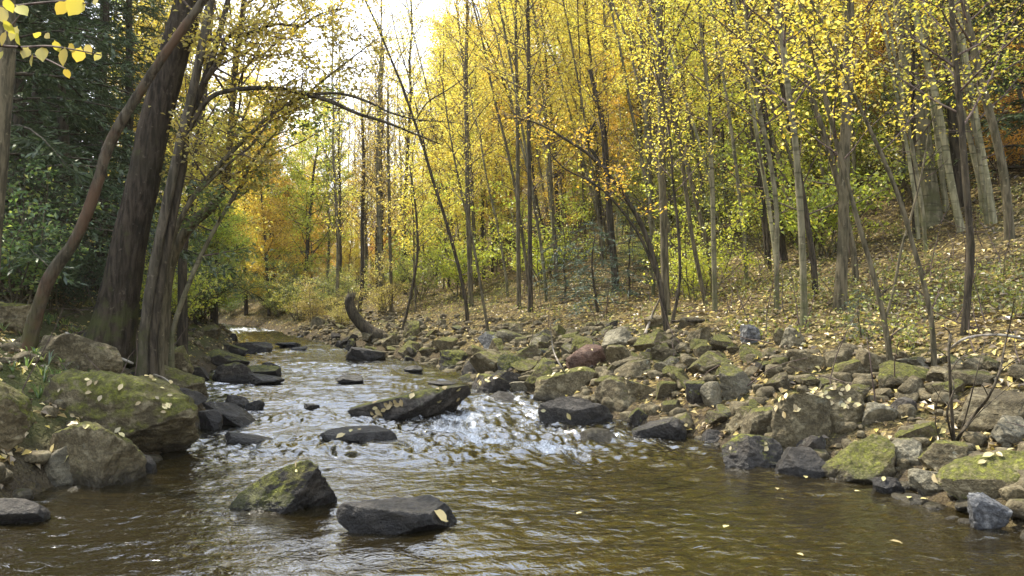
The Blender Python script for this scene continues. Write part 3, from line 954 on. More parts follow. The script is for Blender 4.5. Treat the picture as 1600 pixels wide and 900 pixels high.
tag(scree, 'loose small stones scattered between the boulders of both banks', 'stones', kind='stuff')
# ------------------------------------------------------------------ trees
def interp_poly(pts, rad, t):
    n = len(pts) - 1
    k = min(int(t * n), n - 1)
    f = t * n - k
    return pts[k] * (1 - f) + pts[k + 1] * f, rad[k] * (1 - f) + rad[k + 1] * f, pts[k + 1] - pts[k]


def grow(rng, pts, rad, n, t0=.35, L=2.0, el=(25, 60), bend=.25, twigs=5, tw_len=.4, dens=60, leafspread=.11, t1=1.0, side=None,
         taper=.5, twmb=None, droop=0.0, rmin=.004, sides=5, gap=0.0):
    """branches and twigs along a stem; returns leaf anchor points"""
    anchors = []
    pts = np.asarray(pts); rad = np.asarray(rad)
    for k in range(n):
        t = t0 + (t1 - t0) * (k + rng.rand()) / n
        b, r, tg = interp_poly(pts, rad, min(t, .999))
        tg = tg / (np.linalg.norm(tg) + 1e-9)
        az = k * 2.39996 + rng.uniform(-.6, .6)
        if side is not None and rng.rand() < .7:
            az = side + rng.normal() * .7
        e = R(rng.uniform(*el))
        d = np.array([math.cos(az) * math.cos(e), math.sin(az) * math.cos(e), math.sin(e)])
        u = (t - t0) / max(t1 - t0, 1e-6)
        ln = L * (1 - taper * u) * rng.uniform(.6, 1.25)
        m = 7
        seg = [b]
        dd = d.copy()
        for j in range(m - 1):
            dd = dd + rng.normal(size=3) * bend * .35 + np.array([0, 0, bend * .12 - droop])
            dd /= np.linalg.norm(dd)
            seg.append(seg[-1] + dd * ln / (m - 1))
        seg = np.array(seg)
        rr = np.linspace(max(min(r * .45, .008 + ln * .007), rmin * 1.6), rmin, m)
        if twmb is not None:
            twmb.tube(seg, rr, sides, cap=False)
        bl = [(seg, ln * .8, .25)]
        for q in range(twigs):
            s = rng.uniform(.25, .98)
            bb, r2, tg2 = interp_poly(seg, rr, s)
            d2 = tg2 / (np.linalg.norm(tg2) + 1e-9) * .7 + rng.normal(size=3) * [.7, .7, .35] + np.array([0, 0, .12 - droop])
            d2 /= np.linalg.norm(d2)
            l2 = ln * tw_len * rng.uniform(.5, 1.2) * (1.1 - .5 * s)
            sg = [bb]
            for j in range(3):
                d2 = d2 + rng.normal(size=3) * .22
                d2 /= np.linalg.norm(d2)
                sg.append(sg[-1] + d2 * l2 / 3)
            sg = np.array(sg)
            if twmb is not None:
                twmb.tube(sg, np.linspace(max(r2 * .6, rmin), rmin * .7, 4), 4, cap=False)
            bl.append((sg, l2, .05))
        if rng.rand() < gap:
            continue
        for sg, l2, s0 in bl:
            c = rng.poisson(dens * l2)
            if c == 0: continue
            s = rng.uniform(s0, 1, c) * (len(sg) - 1)
            i = np.minimum(s.astype(int), len(sg) - 2)
            f = (s - i)[:, None]
            p = sg[i] * (1 - f) + sg[i + 1] * f
            p = p + rng.normal(size=(c, 3)) * leafspread * [1, 1, .55]
            p[:, 2] -= .04
            anchors.append(p)
    return np.vstack(anchors) if anchors else np.zeros((0, 3))


TREES = []      # filled in for the labels: dict(o, p(base), kind words)


def poly_world(pl, Y0, lean=0.0, rng=None):
    """pixel polyline -> world points on a gently wandering vertical surface through depth Y0"""
    out = []
    for k, (px, py) in enumerate(pl):
        h = (pl[0][1] - py) / F * Y0
        out.append(at(px, py, Y0 + lean * h))
    return np.array(out)


def hero_tree(label, pl, wid, barkm, Y=None, name='tree', cat='tree', lean=0.0, seed=1, crown=None, n=26, sides=12, rough=.08, flare=1.25, extra=(), group=None, twigmat='twig', relief=0.0, lobes=.16, slim=.8):
    """trunk traced in the photograph; crown = list of dicts of grow() arguments plus mat and size"""
    rng = np.random.RandomState(seed)
    g = ground(*pl[0])
    Y0 = Y if Y is not None else g[1]
    base = at(pl[0][0], pl[0][1], Y0)
    root_z = min(Hs(base[0], Y0), base[2])
    o = empty(name, (base[0], base[1], root_z))
    org = np.array(o.location)
    W3 = poly_world(pl, Y0, lean)
    r = np.array(wid, float) / F * Y0 * .5 * slim
    foot = W3[0].copy(); foot[2] = root_z - .15
    W3 = np.vstack([foot, W3]); r = np.concatenate([[r[0] * flare], r])
    S = spline(np.hstack([W3, r[:, None]]), n)
    pts, rad = S[:, :3] - org, np.maximum(S[:, 3], .004)
    wob = np.stack([fbm(np.stack([np.linspace(0, 5, n) + seed, np.full(n, k * 9.), np.zeros(n)], 1), 2) for k in (1, 2, 3)], 1)
    pts[1:] += (wob * np.linspace(0, 1, n)[:, None] ** .5 * [.35, .5, 0] * rad.mean())[1:]
    mb = MB()
    mb.tube(pts, rad, sides, rough, seed, relief=relief, lobes=lobes)
    mb.build('trunk', M[barkm], o)
    lims = []
    for (epl, ew) in extra:
        E3 = poly_world(epl, Y0, lean * 0)
        er = np.array(ew, float) / F * Y0 * .38
        ES = spline(np.hstack([E3, er[:, None]]), max(10, 3 * len(epl)))
        m2 = MB(); m2.tube(ES[:, :3] - org, np.maximum(ES[:, 3], .004), 8, rough * .6, seed + 5)
        lo = m2.build('limb', M[barkm], o)
        lims.append((ES[:, :3] - org, ES[:, 3], lo))
    tws = {}
    byk = {}
    for c in (crown or []):
        c = dict(c)
        mat, size, up = c.pop('mat'), c.pop('size', .085), c.pop('up', .55)
        on = c.pop('on', None)
        a, b = (pts, rad) if on is None else lims[on][:2]
        p = grow(rng, a, b, twmb=tws.setdefault(on, MB()), **c)
        if mat is None: continue
        byk.setdefault(mat, MB())
        leaf_quads(byk[mat], p, size, rng, up)
    for on, tw in tws.items():
        if tw.n:
            tw.build('branches', M[twigmat], o if on is None else lims[on][2])
    for mat, m3 in byk.items():
        if m3.n:
            m3.build('crown', M[mat], o, smooth=False)
    tag(o, label, cat, group)
    TREES.append(dict(o=o, p=tuple(org), hero=True))
    return o


def C(mat, n, t0, L, dens=75, size=.052, **k):
    return dict(mat=mat, n=n, t0=t0, L=L, dens=dens, size=size, **k)


# ---- left bank
hero_tree('rusty-barked slender trunk leaning right across the big dark trunk at left',
          [(42, 548), (75, 440), (120, 370), (152, 290), (176, 215), (240, 112), (318, 0), (420, -140), (520, -300)], [42, 36, 33, 31, 30, 26, 24, 20, 15], 'bark_rust', seed=3,
          crown=[C('yellow', 6, .70, 1.0, 30)], n=120, sides=28, rough=.14, relief=.06, lobes=.2, slim=.5)
hero_tree('big dark furrowed trunk, thickest tree on the left bank',
          [(168, 562), (186, 470), (202, 380), (226, 280), (246, 180), (272, 80), (302, -20), (350, -200), (395, -420)], [112, 86, 74, 69, 66, 64, 62, 56, 46], 'bark_big', seed=4,
          crown=[C('yellow', 8, .70, 1.6, 30, side=PI)], n=150, sides=60, rough=.06, flare=1.15, relief=.075, lobes=.2, slim=.63)
hero_tree('left one of the twin grey trunks beside the big dark trunk',
          [(221, 592), (226, 520), (238, 430), (262, 310), (284, 210), (306, 120), (326, 20), (350, -120), (380, -320)], [28, 25, 24, 23, 22, 21, 20, 17, 12], 'bark_twin', seed=5,
          crown=[C('yellow', 8, .60, 1.4, 40, side=PI)], n=90, sides=24, rough=.09, relief=.07, lobes=.2, slim=.6)
hero_tree('right one of the twin grey trunks, whose dark limb arches right across the stream',
          [(238, 596), (240, 520), (252, 430), (270, 340), (288, 250), (293, 200), (318, 130), (335, 80), (350, 25), (372, -60), (420, -240)], [24, 24, 22, 20, 18, 17, 16, 15, 13, 11, 8], 'bark_dark', seed=6, lean=.02,
          extra=[([(290, 215), (312, 172), (336, 148), (378, 139), (430, 138), (482, 148), (520, 160), (560, 178), (600, 190), (640, 206), (690, 226)], [11, 11, 10, 10, 9, 8, 8, 7, 6, 4, 2]),
                 ([(482, 148), (530, 146), (572, 158), (610, 176), (650, 187), (690, 190), (722, 193)], [7, 6, 5, 4, 3, 2, 1]),
                 ([(318, 130), (345, 90), (352, 60), (380, 55), (430, 38), (470, 40), (500, 22), (540, 12)], [11, 12, 9, 7, 6, 5, 4, 2]),
                 ([(650, 187), (668, 160), (700, 140), (740, 112)], [3.5, 3, 2.5, 1.5])],
          crown=[C('yellow', 8, .55, 1.2, 45, side=2.0), C('yellow', 14, .1, 1.0, 44, on=2, size=.06, el=(-25, 35)), C('ochre', 20, .05, 1.2, 52, on=2, size=.07, el=(-25, 35)), C('ochre', 10, .35, .5, 18, on=0, size=.06, el=(-10, 50)), C('yellow', 6, .3, .4, 14, on=1, size=.06)], n=90, sides=24, rough=.09, relief=.07, lobes=.2, slim=.6)
hero_tree('curved dark trunk bowing right, behind the twin grey trunks',
          [(258, 470), (272, 395), (300, 350), (335, 320), (352, 280), (361, 200), (366, 120), (376, 30), (390, -80), (400, -220)], [22, 22, 20, 18, 16, 13, 12, 11, 9, 6], 'bark_brown', Y=11.5, seed=7,
          crown=[C('yellow', 30, .40, 1.9, 60), C('ochre', 8, .55, 1.9, 50, side=0.2)], n=30)
hero_tree('slender many-forked stem sweeping right over the left bank slabs',
          [(252, 500), (268, 380), (300, 310), (340, 260), (385, 215), (430, 175), (475, 150), (522, 112), (590, 60)], [12, 11, 10, 9, 8, 7, 5, 3.5, 2], 'bark_brown', Y=10.4, seed=8,
          extra=[([(300, 310), (350, 262), (395, 225), (420, 190), (455, 158), (520, 150)], [7, 6, 5, 4, 3, 2])],
          crown=[C('ochre', 24, .45, .95, 75, size=.07, el=(-10, 50)), C('yellow', 8, .3, .8, 55, on=0, size=.07)], n=26)
hero_tree('thin grey stem leaning right below the many-forked stem',
          [(270, 520), (300, 430), (340, 350), (378, 285), (396, 250), (440, 195), (490, 140)], [10, 9, 8, 7, 6, 4, 2], 'bark_grey', Y=11.0, seed=9,
          crown=[C('green', 12, .4, 1.0, 65, size=.075, el=(-10, 40)), C('yellow', 8, .5, .9, 60, size=.075)], n=24)
hero_tree('straight dark slim trunk seen between the big trunk and the bowing trunk',
          [(286, 400), (300, 300), (312, 200), (322, 110), (330, 20), (340, -120)], [17, 15, 14, 12, 11, 8], 'bark_dark', Y=14, seed=10,
          crown=[C('yellow', 34, .25, 1.8, 60), ], n=22)
hero_tree('straight brown trunk cut by the left edge of the photo',
          [(-22, 560), (-12, 350), (4, 180), (12, 0), (16, -200)], [40, 36, 34, 32, 28], 'bark_brown', Y=8.5, seed=11, n=20, rough=.06,
          crown=[C('yellow', 5, .75, 1.6, 30)])

# ---- right bank
RT = []
def rt(*a, **k):
    for c in k.get('crown', ()):
        if 'el' not in c and c['mat'] in ('yellow', 'gold'):
            c['t0'] = max(c['t0'], .50); c['dens'] *= .75; c['size'] = min(c['size'], .06)
    RT.append(hero_tree(*a, **k))

rt('straight slim brown trunk rising just behind the arching tree', [(1041, 492), (1038, 380), (1034, 250), (1032, 120), (1030, 0), (1028, -200)], [17, 15, 14, 13, 12, 9], 'bark_brown', seed=20,
   crown=[C('yellow', 30, .38, 1.7, 48)])
rt('arching slim tree curving left over the rubble bank, its top drooping', [(1042, 520), (1030, 440), (1008, 365), (975, 305), (930, 250), (880, 215), (840, 193), (800, 184), (765, 186)], [12, 11, 10, 8.5, 7, 5, 3.5, 2.5, 1.2], 'bark_dark', seed=21,
   extra=[([(1030, 440), (1000, 370), (960, 315), (925, 285), (880, 262), (850, 225)], [7, 6, 5, 4, 3, 2])],
   crown=[C('gold', 16, .4, .7, 30, el=(-20, 50), size=.06), C('yellow', 5, .4, .5, 26, on=0, size=.06)], n=30)
rt('dark slim stem leaning right beside the arching tree', [(1050, 505), (1062, 440), (1060, 360), (1052, 290), (1045, 200), (1020, 90)], [7, 6, 6, 5, 4, 3], 'bark_dark', seed=22, crown=[C('yellow', 16, .4, 1.0, 45)])
rt('straight brown trunk standing on the leafy slope above the rectangular block', [(1312, 482), (1317, 380), (1319, 290), (1322, 180), (1326, 70), (1328, -40), (1330, -240)], [25, 21, 20, 19, 18, 16, 12], 'bark_brown', seed=23,
   crown=[C('yellow', 22, .5, 2.2, 42)], sides=14)
rt('pale straight slim trunk with its foot among grey stones', [(1256, 508), (1255, 420), (1250, 320), (1241, 210), (1228, 110), (1214, 10), (1195, -150)], [14, 13, 13, 12, 12, 11, 9], 'bark_grey', seed=24,
   crown=[C('yellow', 24, .42, 1.9, 45), ])
rt('slim grey stem just left of the pale straight slim trunk', [(1214, 488), (1214, 400), (1213, 320), (1203, 250), (1186, 170), (1170, 60), (1150, -80)], [10, 9, 9, 8, 8, 7, 5], 'bark_grey', seed=25, crown=[C('yellow', 18, .4, 1.5, 45)])
rt('big grey-barked trunk leaning left, high on the right slope', [(1455, 348), (1449, 280), (1440, 210), (1428, 140), (1417, 80), (1408, 10), (1402, -120), (1396, -300)], [44, 36, 33, 31, 29, 27, 22, 16], 'bark_grey', seed=26,
   crown=[C('yellow', 16, .5, 3.0, 40, size=.10)], sides=16, rough=.07, n=30)
rt('wavy dark slim trunk on the right slope near the bare shrub', [(1507, 522), (1512, 455), (1517, 395), (1514, 340), (1508, 270), (1502, 190), (1494, 100), (1487, 10), (1478, -120)], [15, 14, 15, 13, 13, 12, 11, 10, 8], 'bark_dark', seed=27,
   crown=[C('yellow', 14, .5, 1.4, 45)])
rt('dark-patched trunk leaning left near the right edge', [(1578, 372), (1572, 297), (1558, 220), (1540, 150), (1522, 80), (1508, 15), (1490, -100)], [19, 17, 16, 15, 14, 13, 10], 'bark_brown', seed=28, crown=[C('yellow', 18, .4, 2.0, 40)])
rt('thick dark trunk behind the wavy dark slim trunk', [(1500, 322), (1494, 240), (1486, 140), (1480, 40), (1474, -100)], [22, 20, 19, 18, 15], 'bark_dark', seed=29, crown=[C('gold', 18, .35, 2.4, 42, size=.1)])
rt('pale birch-like trunk leaning left right next to the big grey-barked trunk', [(1502, 362), (1485, 280), (1470, 190), (1452, 110), (1432, 30), (1405, -80)], [15, 14, 13, 13, 12, 9], 'bark_pale', seed=30, crown=[C('yellow', 14, .4, 1.9, 40)])
rt('slimmer pale birch-like trunk, upright behind the leaning one', [(1478, 330), (1468, 240), (1456, 150), (1446, 60), (1440, -60)], [12, 11, 11, 10, 8], 'bark_pale', seed=31, crown=[C('yellow', 14, .3, 1.8, 40)])
rt('pale greenish trunk leaning left between the wavy trunk and the dark-patched trunk', [(1553, 352), (1540, 270), (1526, 190), (1512, 110), (1500, 40), (1480, -80)], [14, 13, 12, 11, 10, 8], 'bark_pale', seed=32, crown=[C('lime', 14, .35, 1.7, 40)])
rt('forked slim tree leaning left, its foot at the rounded tan stone', [(1393, 585), (1385, 520), (1370, 450), (1352, 385), (1340, 345), (1318, 262), (1290, 160), (1262, 60), (1235, -60)], [12, 11, 10, 9.5, 9, 8, 7, 6, 4], 'bark_brown', seed=33,
   extra=[([(1381, 505), (1396, 455), (1408, 390), (1420, 350), (1436, 290), (1443, 255), (1450, 210)], [6, 6, 5.5, 5, 4, 3.5, 2])],
   crown=[C('undergreen', 3, .1, .4, 40, t1=.25, size=.05), C('yellow', 14, .5, 1.0, 45, size=.075)], n=30)
rt('slim dark stem leaning far left, rising between the forked slim tree and the shrub', [(1460, 575), (1455, 500), (1440, 430), (1424, 375), (1410, 325), (1386, 262), (1340, 160), (1305, 80), (1262, -10), (1215, -100)], [11, 10, 9.5, 9, 9, 8, 7, 6, 5, 4], 'bark_brown', seed=34,
   crown=[C('yellow', 14, .5, 1.0, 42, size=.075), C('undergreen', 3, .1, .35, 40, t1=.25, size=.05)], n=30)
rt('grey slim trunk left of the straight pale trunks on the terrace', [(1117, 488), (1115, 380), (1112, 270), (1108, 160), (1095, 40), (1085, -80)], [10, 9.5, 9, 8, 7, 6], 'bark_grey', seed=35, crown=[C('yellow', 22, .35, 1.5, 48)])
rt('slim stem leaning left on the terrace right of the straight brown trunk', [(1103, 478), (1085, 390), (1072, 300), (1060, 210), (1035, 90), (1010, -40)], [9, 8, 8, 7, 6, 4], 'bark_brown', seed=36, crown=[C('yellow', 20, .3, 1.5, 48)])
rt('left one of two straight dark poles in the middle of the far bank', [(811, 482), (810, 380), (809, 270), (808, 160), (806, 50), (804, -80)], [9, 8.5, 8, 7, 6, 4], 'bark_brown', seed=37, crown=[C('yellow', 22, .35, 1.6, 36)])
rt('right one of two straight dark poles in the middle of the far bank', [(829, 488), (828, 380), (827, 270), (826, 160), (825, 50), (825, -80)], [10, 9, 8, 8, 7, 5], 'bark_dark', seed=38, crown=[C('yellow', 20, .4, 1.6, 34)])
rt('slim trunk with many ascending branches above the far bank left of the two poles', [(736, 478), (733, 380), (730, 280), (728, 170), (729, 70), (730, -40)], [11, 10, 9, 8, 6.5, 4.5], 'bark_brown', seed=39, crown=[C('ochre', 34, .3, 1.8, 24, el=(35, 65))])
rt('thin leaning sapling at the waterside below the slim branching trunk', [(764, 528), (750, 440), (735, 360), (715, 275), (700, 190), (690, 120)], [6, 5.5, 5, 4, 3, 2], 'bark_brown', seed=40, crown=[C('yellow', 16, .3, .9, 40)])
rt('dark broken trunk with stub limbs deep in the yellow wood', [(962, 455), (955, 360), (948, 280), (944, 215), (935, 160), (922, 110)], [15, 14, 13, 12, 10, 7], 'bark_dark', seed=41,
   extra=[([(948, 270), (925, 235), (918, 215), (930, 190)], [8, 7, 6, 4])], crown=[C('gold', 14, .4, 1.5, 30)])
rt('thick dark trunk leaning left behind the slim grey stems', [(1222, 410), (1212, 330), (1202, 250), (1188, 160), (1178, 80), (1168, -40)], [22, 21, 20, 19, 17, 13], 'bark_dark', seed=42, crown=[C('lime', 12, .25, 2.0, 36, size=.1), C('yellow', 20, .45, 2.4, 40, size=.1)])
rt('tall grey trunk in the sky gap behind the curved broken stump', [(596, 490), (594, 400), (592, 300), (592, 200), (594, 120), (596, 60)], [12, 11, 10, 8, 6, 3], 'bark_grey', seed=43, crown=[C('ochre', 30, .3, 1.6, 20, el=(35, 65), size=.1)])
rt('second tall slim trunk in the sky gap, right of the tall grey trunk', [(612, 488), (610, 400), (608, 300), (606, 200), (606, 130)], [7, 6.5, 6, 5, 3], 'bark_brown', seed=44, crown=[C('ochre', 22, .3, 1.2, 18, el=(35, 65), size=.1)])
rt('slim dark trunk right behind the curved broken stump', [(560, 500), (566, 440), (566, 340), (568, 250), (566, 170)], [9, 8, 7, 6, 4], 'bark_dark', seed=45, crown=[C('yellow', 14, .25, 1.2, 30, t1=.6, size=.1), C('ochre', 14, .5, 1.0, 14, size=.1)])
rt('forked dark sapling leaning over the far right waterline', [(628, 520), (640, 470), (652, 400), (650, 330), (640, 260)], [6, 5, 5, 4, 3], 'bark_dark', seed=46, crown=[C('yellow', 14, .3, 1.1, 36, size=.09)])

# ---- the curved broken stump
def stump():
    pl = [(592, 528), (580, 520), (562, 503), (550, 486), (546, 470), (549, 462)]
    g = ground(586, 530)
    Y0 = g[1]
    o = empty('broken_stump', tuple(g))
    org = np.array(g)
    W3 = poly_world(pl, Y0)
    W3 = np.vstack([W3[0] + [.22, .1, -.25], W3])
    r = np.array([30, 26, 22, 19, 17, 15, 12]) / F * Y0 * .5
    S = spline(np.hstack([W3, r[:, None]]), 22)
    m = MB(); m.tube(S[:, :3] - org, S[:, 3], 14, .14, 3)
    m.build('trunk', M['bark_dark'], o)
    m = MB()
    top = S[-1, :3] - org
    rng = np.random.RandomState(3)
    for k in range(9):
        a = k / 9 * 2 * PI
        b = top + np.array([math.cos(a), math.sin(a), -.3]) * S[-1, 3] * .8
        m.tube(np.array([b, b + [rng.normal() * .02, 0, rng.uniform(.08, .28)]]), [.035, .005], 5)
    m.build('splinters', M['bark_brown'], o)
    tag(o, 'curved broken stump leaning left out over the right waterline', 'stump')
    TREES.append(dict(o=o, p=tuple(g), hero=True))
stump()

# ------------------------------------------------------------------ filler trees: one of each kind, then copies
def make_tree(kind, seed):
    rng = np.random.RandomState(seed)
    o = empty('tree', (0, 0, 0))
    tw = MB(); tr = MB()
    lv = []
    if kind == 'slim':            # tall slender stem, light crown from a third upward
        h = rng.uniform(9.5, 12.5); n = 14
        lean = rng.uniform(.3, 1.5)
        z = np.linspace(-.3, h, n)
        u = np.clip(z / h, 0, 1)
        wob = np.cumsum(rng.normal(size=(n, 2)) * .09, 0)
        pts = np.stack([-lean * u ** 1.4 + wob[:, 0] * u, wob[:, 1] * u, z], 1)
        rad = .065 * (1 - .82 * u) + .006
        tr.tube(pts, rad, 8, .06, seed)
        lv.append(grow(rng, pts, rad, 42, .25, 2.0, (10, 55), twmb=tw, dens=70, twigs=5, leafspread=.12, taper=.55))
        size = .066
    elif kind == 'pole':          # tall thin pole, leaves only high up
        h = rng.uniform(10, 13.5); n = 14
        lean = rng.uniform(.8, 4.2)
        z = np.linspace(-.3, h, n); u = np.clip(z / h, 0, 1)
        wob = np.cumsum(rng.normal(size=(n, 2)) * .07, 0)
        pts = np.stack([-lean * u ** 1.3 + wob[:, 0] * u, wob[:, 1] * u, z], 1)
        rad = rng.uniform(.030, .058) * (1 - .75 * u) + .006
        tr.tube(pts, rad, 8, .06, seed)
        lv.append(grow(rng, pts, rad, 10, .12, 1.0, (10, 60), twmb=tw, dens=10, twigs=3, leafspread=.14, t1=.45))
        lv.append(grow(rng, pts, rad, 18, .52, 1.8, (10, 55), twmb=tw, dens=34, twigs=5, leafspread=.12))
        size = .056
    elif kind == 'sapling':       # thin bent stem, a few leafy sprays
        h = rng.uniform(4.5, 7); n = 10
        z = np.linspace(-.2, h, n); u = np.clip(z / h, 0, 1)
        b = rng.uniform(.4, 1.6)
        pts = np.stack([-b * u ** 2 + rng.normal(size=n).cumsum() * .04, rng.normal(size=n).cumsum() * .05, z], 1)
        rad = .032 * (1 - .8 * u) + .004
        tr.tube(pts, rad, 6, .05, seed)
        lv.append(grow(rng, pts, rad, 22, .25, 1.25, (0, 50), twmb=tw, dens=62, twigs=4, leafspread=.10, taper=.4))
        size = .068
    elif kind == 'broad':         # larger tree of the far wood, full crown down to the shrubs
        h = rng.uniform(12, 16); n = 14
        z = np.linspace(-.4, h, n); u = np.clip(z / h, 0, 1)
        wob = np.cumsum(rng.normal(size=(n, 2)) * .12, 0)
        pts = np.stack([-rng.uniform(0, 1.2) * u + wob[:, 0] * u, wob[:, 1] * u, z], 1)
        rad = .13 * (1 - .85 * u) + .01
        tr.tube(pts, rad, 9, .06, seed)
        lv.append(grow(rng, pts, rad, 60, .14, 3.4, (0, 50), twmb=tw, dens=36, twigs=7, leafspread=.2, taper=.6, rmin=.008))
        size = .14
    elif kind == 'bare':          # leafless pole, fine ascending branches, a few leaves left
        h = rng.uniform(11, 14); n = 12
        z = np.linspace(-.3, h, n); u = np.clip(z / h, 0, 1)
        pts = np.stack([rng.normal(size=n).cumsum() * .05, rng.normal(size=n).cumsum() * .05, z], 1)
        rad = .08 * (1 - .85 * u) + .008
        tr.tube(pts, rad, 7, .05, seed)
        lv.append(grow(rng, pts, rad, 46, .2, 1.9, (40, 70), twmb=tw, dens=7, twigs=7, leafspread=.14, taper=.5, rmin=.007, bend=.15))
        size = .11
    elif kind == 'bush':          # leafy understory shrub with many stems
        pts = None
        for k in range(9):
            a = rng.uniform(0, 2 * PI); L = rng.uniform(1.2, 2.4)
            q = [np.array([rng.normal() * .12, rng.normal() * .12, -.1])]
            d = np.array([math.cos(a) * .45, math.sin(a) * .45, 1.0])
            for j in range(6):
                d = d + rng.normal(size=3) * .16; d /= np.linalg.norm(d)
                q.append(q[-1] + d * L / 6)
            q = np.array(q); rr = np.linspace(.016, .004, 7)
            tr.tube(q, rr, 5)
            lv.append(grow(rng, q, rr, 7, .2, .75, (-5, 50), twmb=tw, dens=52, twigs=3, leafspread=.10, taper=.3, rmin=.003))
        size = .07
    elif kind in ('hemlock', 'youngpine'):
        big = kind == 'hemlock'
        h = rng.uniform(12, 15) if big else rng.uniform(2.2, 3.2)
        n = 14
        z = np.linspace(-.3, h, n); u = np.clip(z / h, 0, 1)
        pts = np.stack([rng.normal(size=n).cumsum() * .03, rng.normal(size=n).cumsum() * .03, z], 1)
        rad = (.17 if big else .03) * (1 - .9 * u) + .006
        tr.tube(pts, rad, 9, .05, seed)
        nb = 95 if big else 42
        P_, A_ = [], []
        for k in range(nb):
            t = .03 + .95 * (k + rng.rand()) / nb
            b, r_, _ = interp_poly(pts, rad, t)
            az = k * 2.39996 + rng.uniform(-.4, .4)
            L = ((3.6 if big else 1.1) * (1 - t) ** .75 + .25) * rng.uniform(.7, 1.15)
            d = np.array([math.cos(az), math.sin(az), .22])
            q = [b]
            for j in range(6):
                d = d + np.array([0, 0, -.10]) + rng.normal(size=3) * .05; d /= np.linalg.norm(d)
                q.append(q[-1] + d * L / 6)
            q = np.array(q)
            tw.tube(q, np.linspace(max(.004, L * .009), .003, 7), 4, cap=False)
            nt = int((8 if big else 11) * L) + 4
            for w in range(nt):
                s = rng.uniform(.12, 1)
                bb, _, tg = interp_poly(q, np.zeros(7), s)
                tg = tg / np.linalg.norm(tg)
                sd = np.cross(tg, [0, 0, 1]); sd /= np.linalg.norm(sd)
                dd = tg * rng.uniform(.3, .9) + sd * rng.choice([-1, 1]) * rng.uniform(.5, 1) + np.array([0, 0, rng.normal() * .18 - .12])
                dd /= np.linalg.norm(dd)
                tl = (.75 if big else .3) * (1.15 - .75 * s) * rng.uniform(.6, 1.2) * min(1, L / 1.5 + .3)
                m_ = int(tl / (.036 if big else .02)) + 2
                f = np.linspace(.05, 1, m_)[:, None]
                c = bb + dd * tl * f + np.array([0, 0, -.12 * tl]) * f ** 2
                P_.append(c); A_.append(np.repeat(dd[None], m_, 0))
        P_ = np.vstack(P_); A_ = np.vstack(A_)
        m_ = len(P_)
        A_ = A_ + rng.normal(size=(m_, 3)) * .35; A_ /= np.linalg.norm(A_, axis=1)[:, None]
        up = np.array([0, 0, 1.0]) + rng.normal(size=(m_, 3)) * .4
        B_ = np.cross(up, A_); B_ /= np.linalg.norm(B_, axis=1)[:, None]
        L_ = (.15 if big else .085) * rng.uniform(.7, 1.2, (m_, 1)); w_ = L_ * (.24 if big else .16)
        v = np.stack([P_ - A_ * L_ * .3, P_ + B_ * w_ * .5 + A_ * L_ * .15, P_ + A_ * L_ * .7, P_ - B_ * w_ * .5 + A_ * L_ * .15], 1).reshape(-1, 3)
        nm = MB(); nm.add(v, np.arange(4 * m_).reshape(-1, 4))
        tr.build('trunk', M['bark_dark'], o)
        tw.build('branches', M['bark_dark'], o)
        nm.build('crown', M['needle' if big else 'bluepine'], o, smooth=False)
        return o
    tr.build('trunk', M['bark_brown'], o)
    tw.build('branches', M['twig'], o)
    p = np.vstack(lv)
    m3 = MB(); leaf_quads(m3, p, size, rng, .5)
    m3.build('crown', M['yellow'], o, smooth=False)
    print('proto', kind, seed, len(p))
    return o


PROTO = {}
USED = {}
for kind, seeds in dict(pole=(71, 72, 73, 74), slim=(1, 2, 3, 4), sapling=(11, 12, 13), broad=(21, 22, 23, 24), bare=(31, 32), bush=(41, 42, 43), hemlock=(51, 52, 53), youngpine=(61, 62)).items():
    PROTO[kind] = [make_tree(kind, s) for s in seeds]
    USED[kind] = [False] * len(seeds)
NAMES = dict(pole='slim_tree', slim='slim_tree', sapling='sapling', broad='leafy_tree', bare='bare_tree', bush='shrub', hemlock='conifer', youngpine='young_pine')
CATS = dict(pole='tree', slim='tree', sapling='sapling', broad='tree', bare='tree', bush='shrub', hemlock='conifer', youngpine='pine sapling')
prng = np.random.RandomState(77)
PLACED = []


def place(kind, x, y, s=1.0, leaf=None, bark_=None, rz=None, z=None):
    k = prng.randint(len(PROTO[kind]))
    src = PROTO[kind][k]
    if not USED[kind][k]:
        o = src; USED[kind][k] = True
    else:
        o = copy_tree(src)
    o.name = NAMES[kind]
    o.location = (x, y, Hs(x, y) if z is None else z)
    # slender trees on the right bank lean towards the open stream
    o.rotation_euler = (0, 0, prng.uniform(0, 2 * PI) if rz is None else rz)
    sc = s * prng.uniform(.88, 1.12)
    o.scale = (sc, sc, sc * prng.uniform(.93, 1.08))
    for ch in o.children:
        nm = ch.name.split('.')[0]
        mt = leaf if nm == 'crown' else bark_ if nm == 'trunk' else None
        if mt:
            ch.material_slots[0].link = 'OBJECT'
            ch.material_slots[0].material = M[mt]
    TREES.append(dict(o=o, p=(x, y, o.location[2]), kind=kind, leaf=leaf, hero=False))
    PLACED.append((x, y, kind))
    return o


def px_of(x, y): return 800 + F * x / y


def scatter(kind, n, region, mind, s=(.9, 1.1), leafs=None, barks=None, ok=None, lean=False, tries=4000):
    made = 0
    for _ in range(tries):
        if made >= n: break
        px = prng.uniform(region[0], region[1]); y = region[2] + (region[3] - region[2]) * prng.rand()
        x = (px - 800) / F * y
        if XL(y) - .3 < x < XR(y) + .5: continue
        if ok and not ok(x, y, px): continue
        if any((x - a) ** 2 + (y - b) ** 2 < mind ** 2 for a, b, k in PLACED if k == kind): continue
        lf = leafs[prng.choice(len(leafs), p=None)] if leafs else None
        bk = barks[prng.randint(len(barks))] if barks else None
        place(kind, x, y, prng.uniform(*s), lf, bk, rz=prng.normal() * .6 if lean else None)
        made += 1
    return made


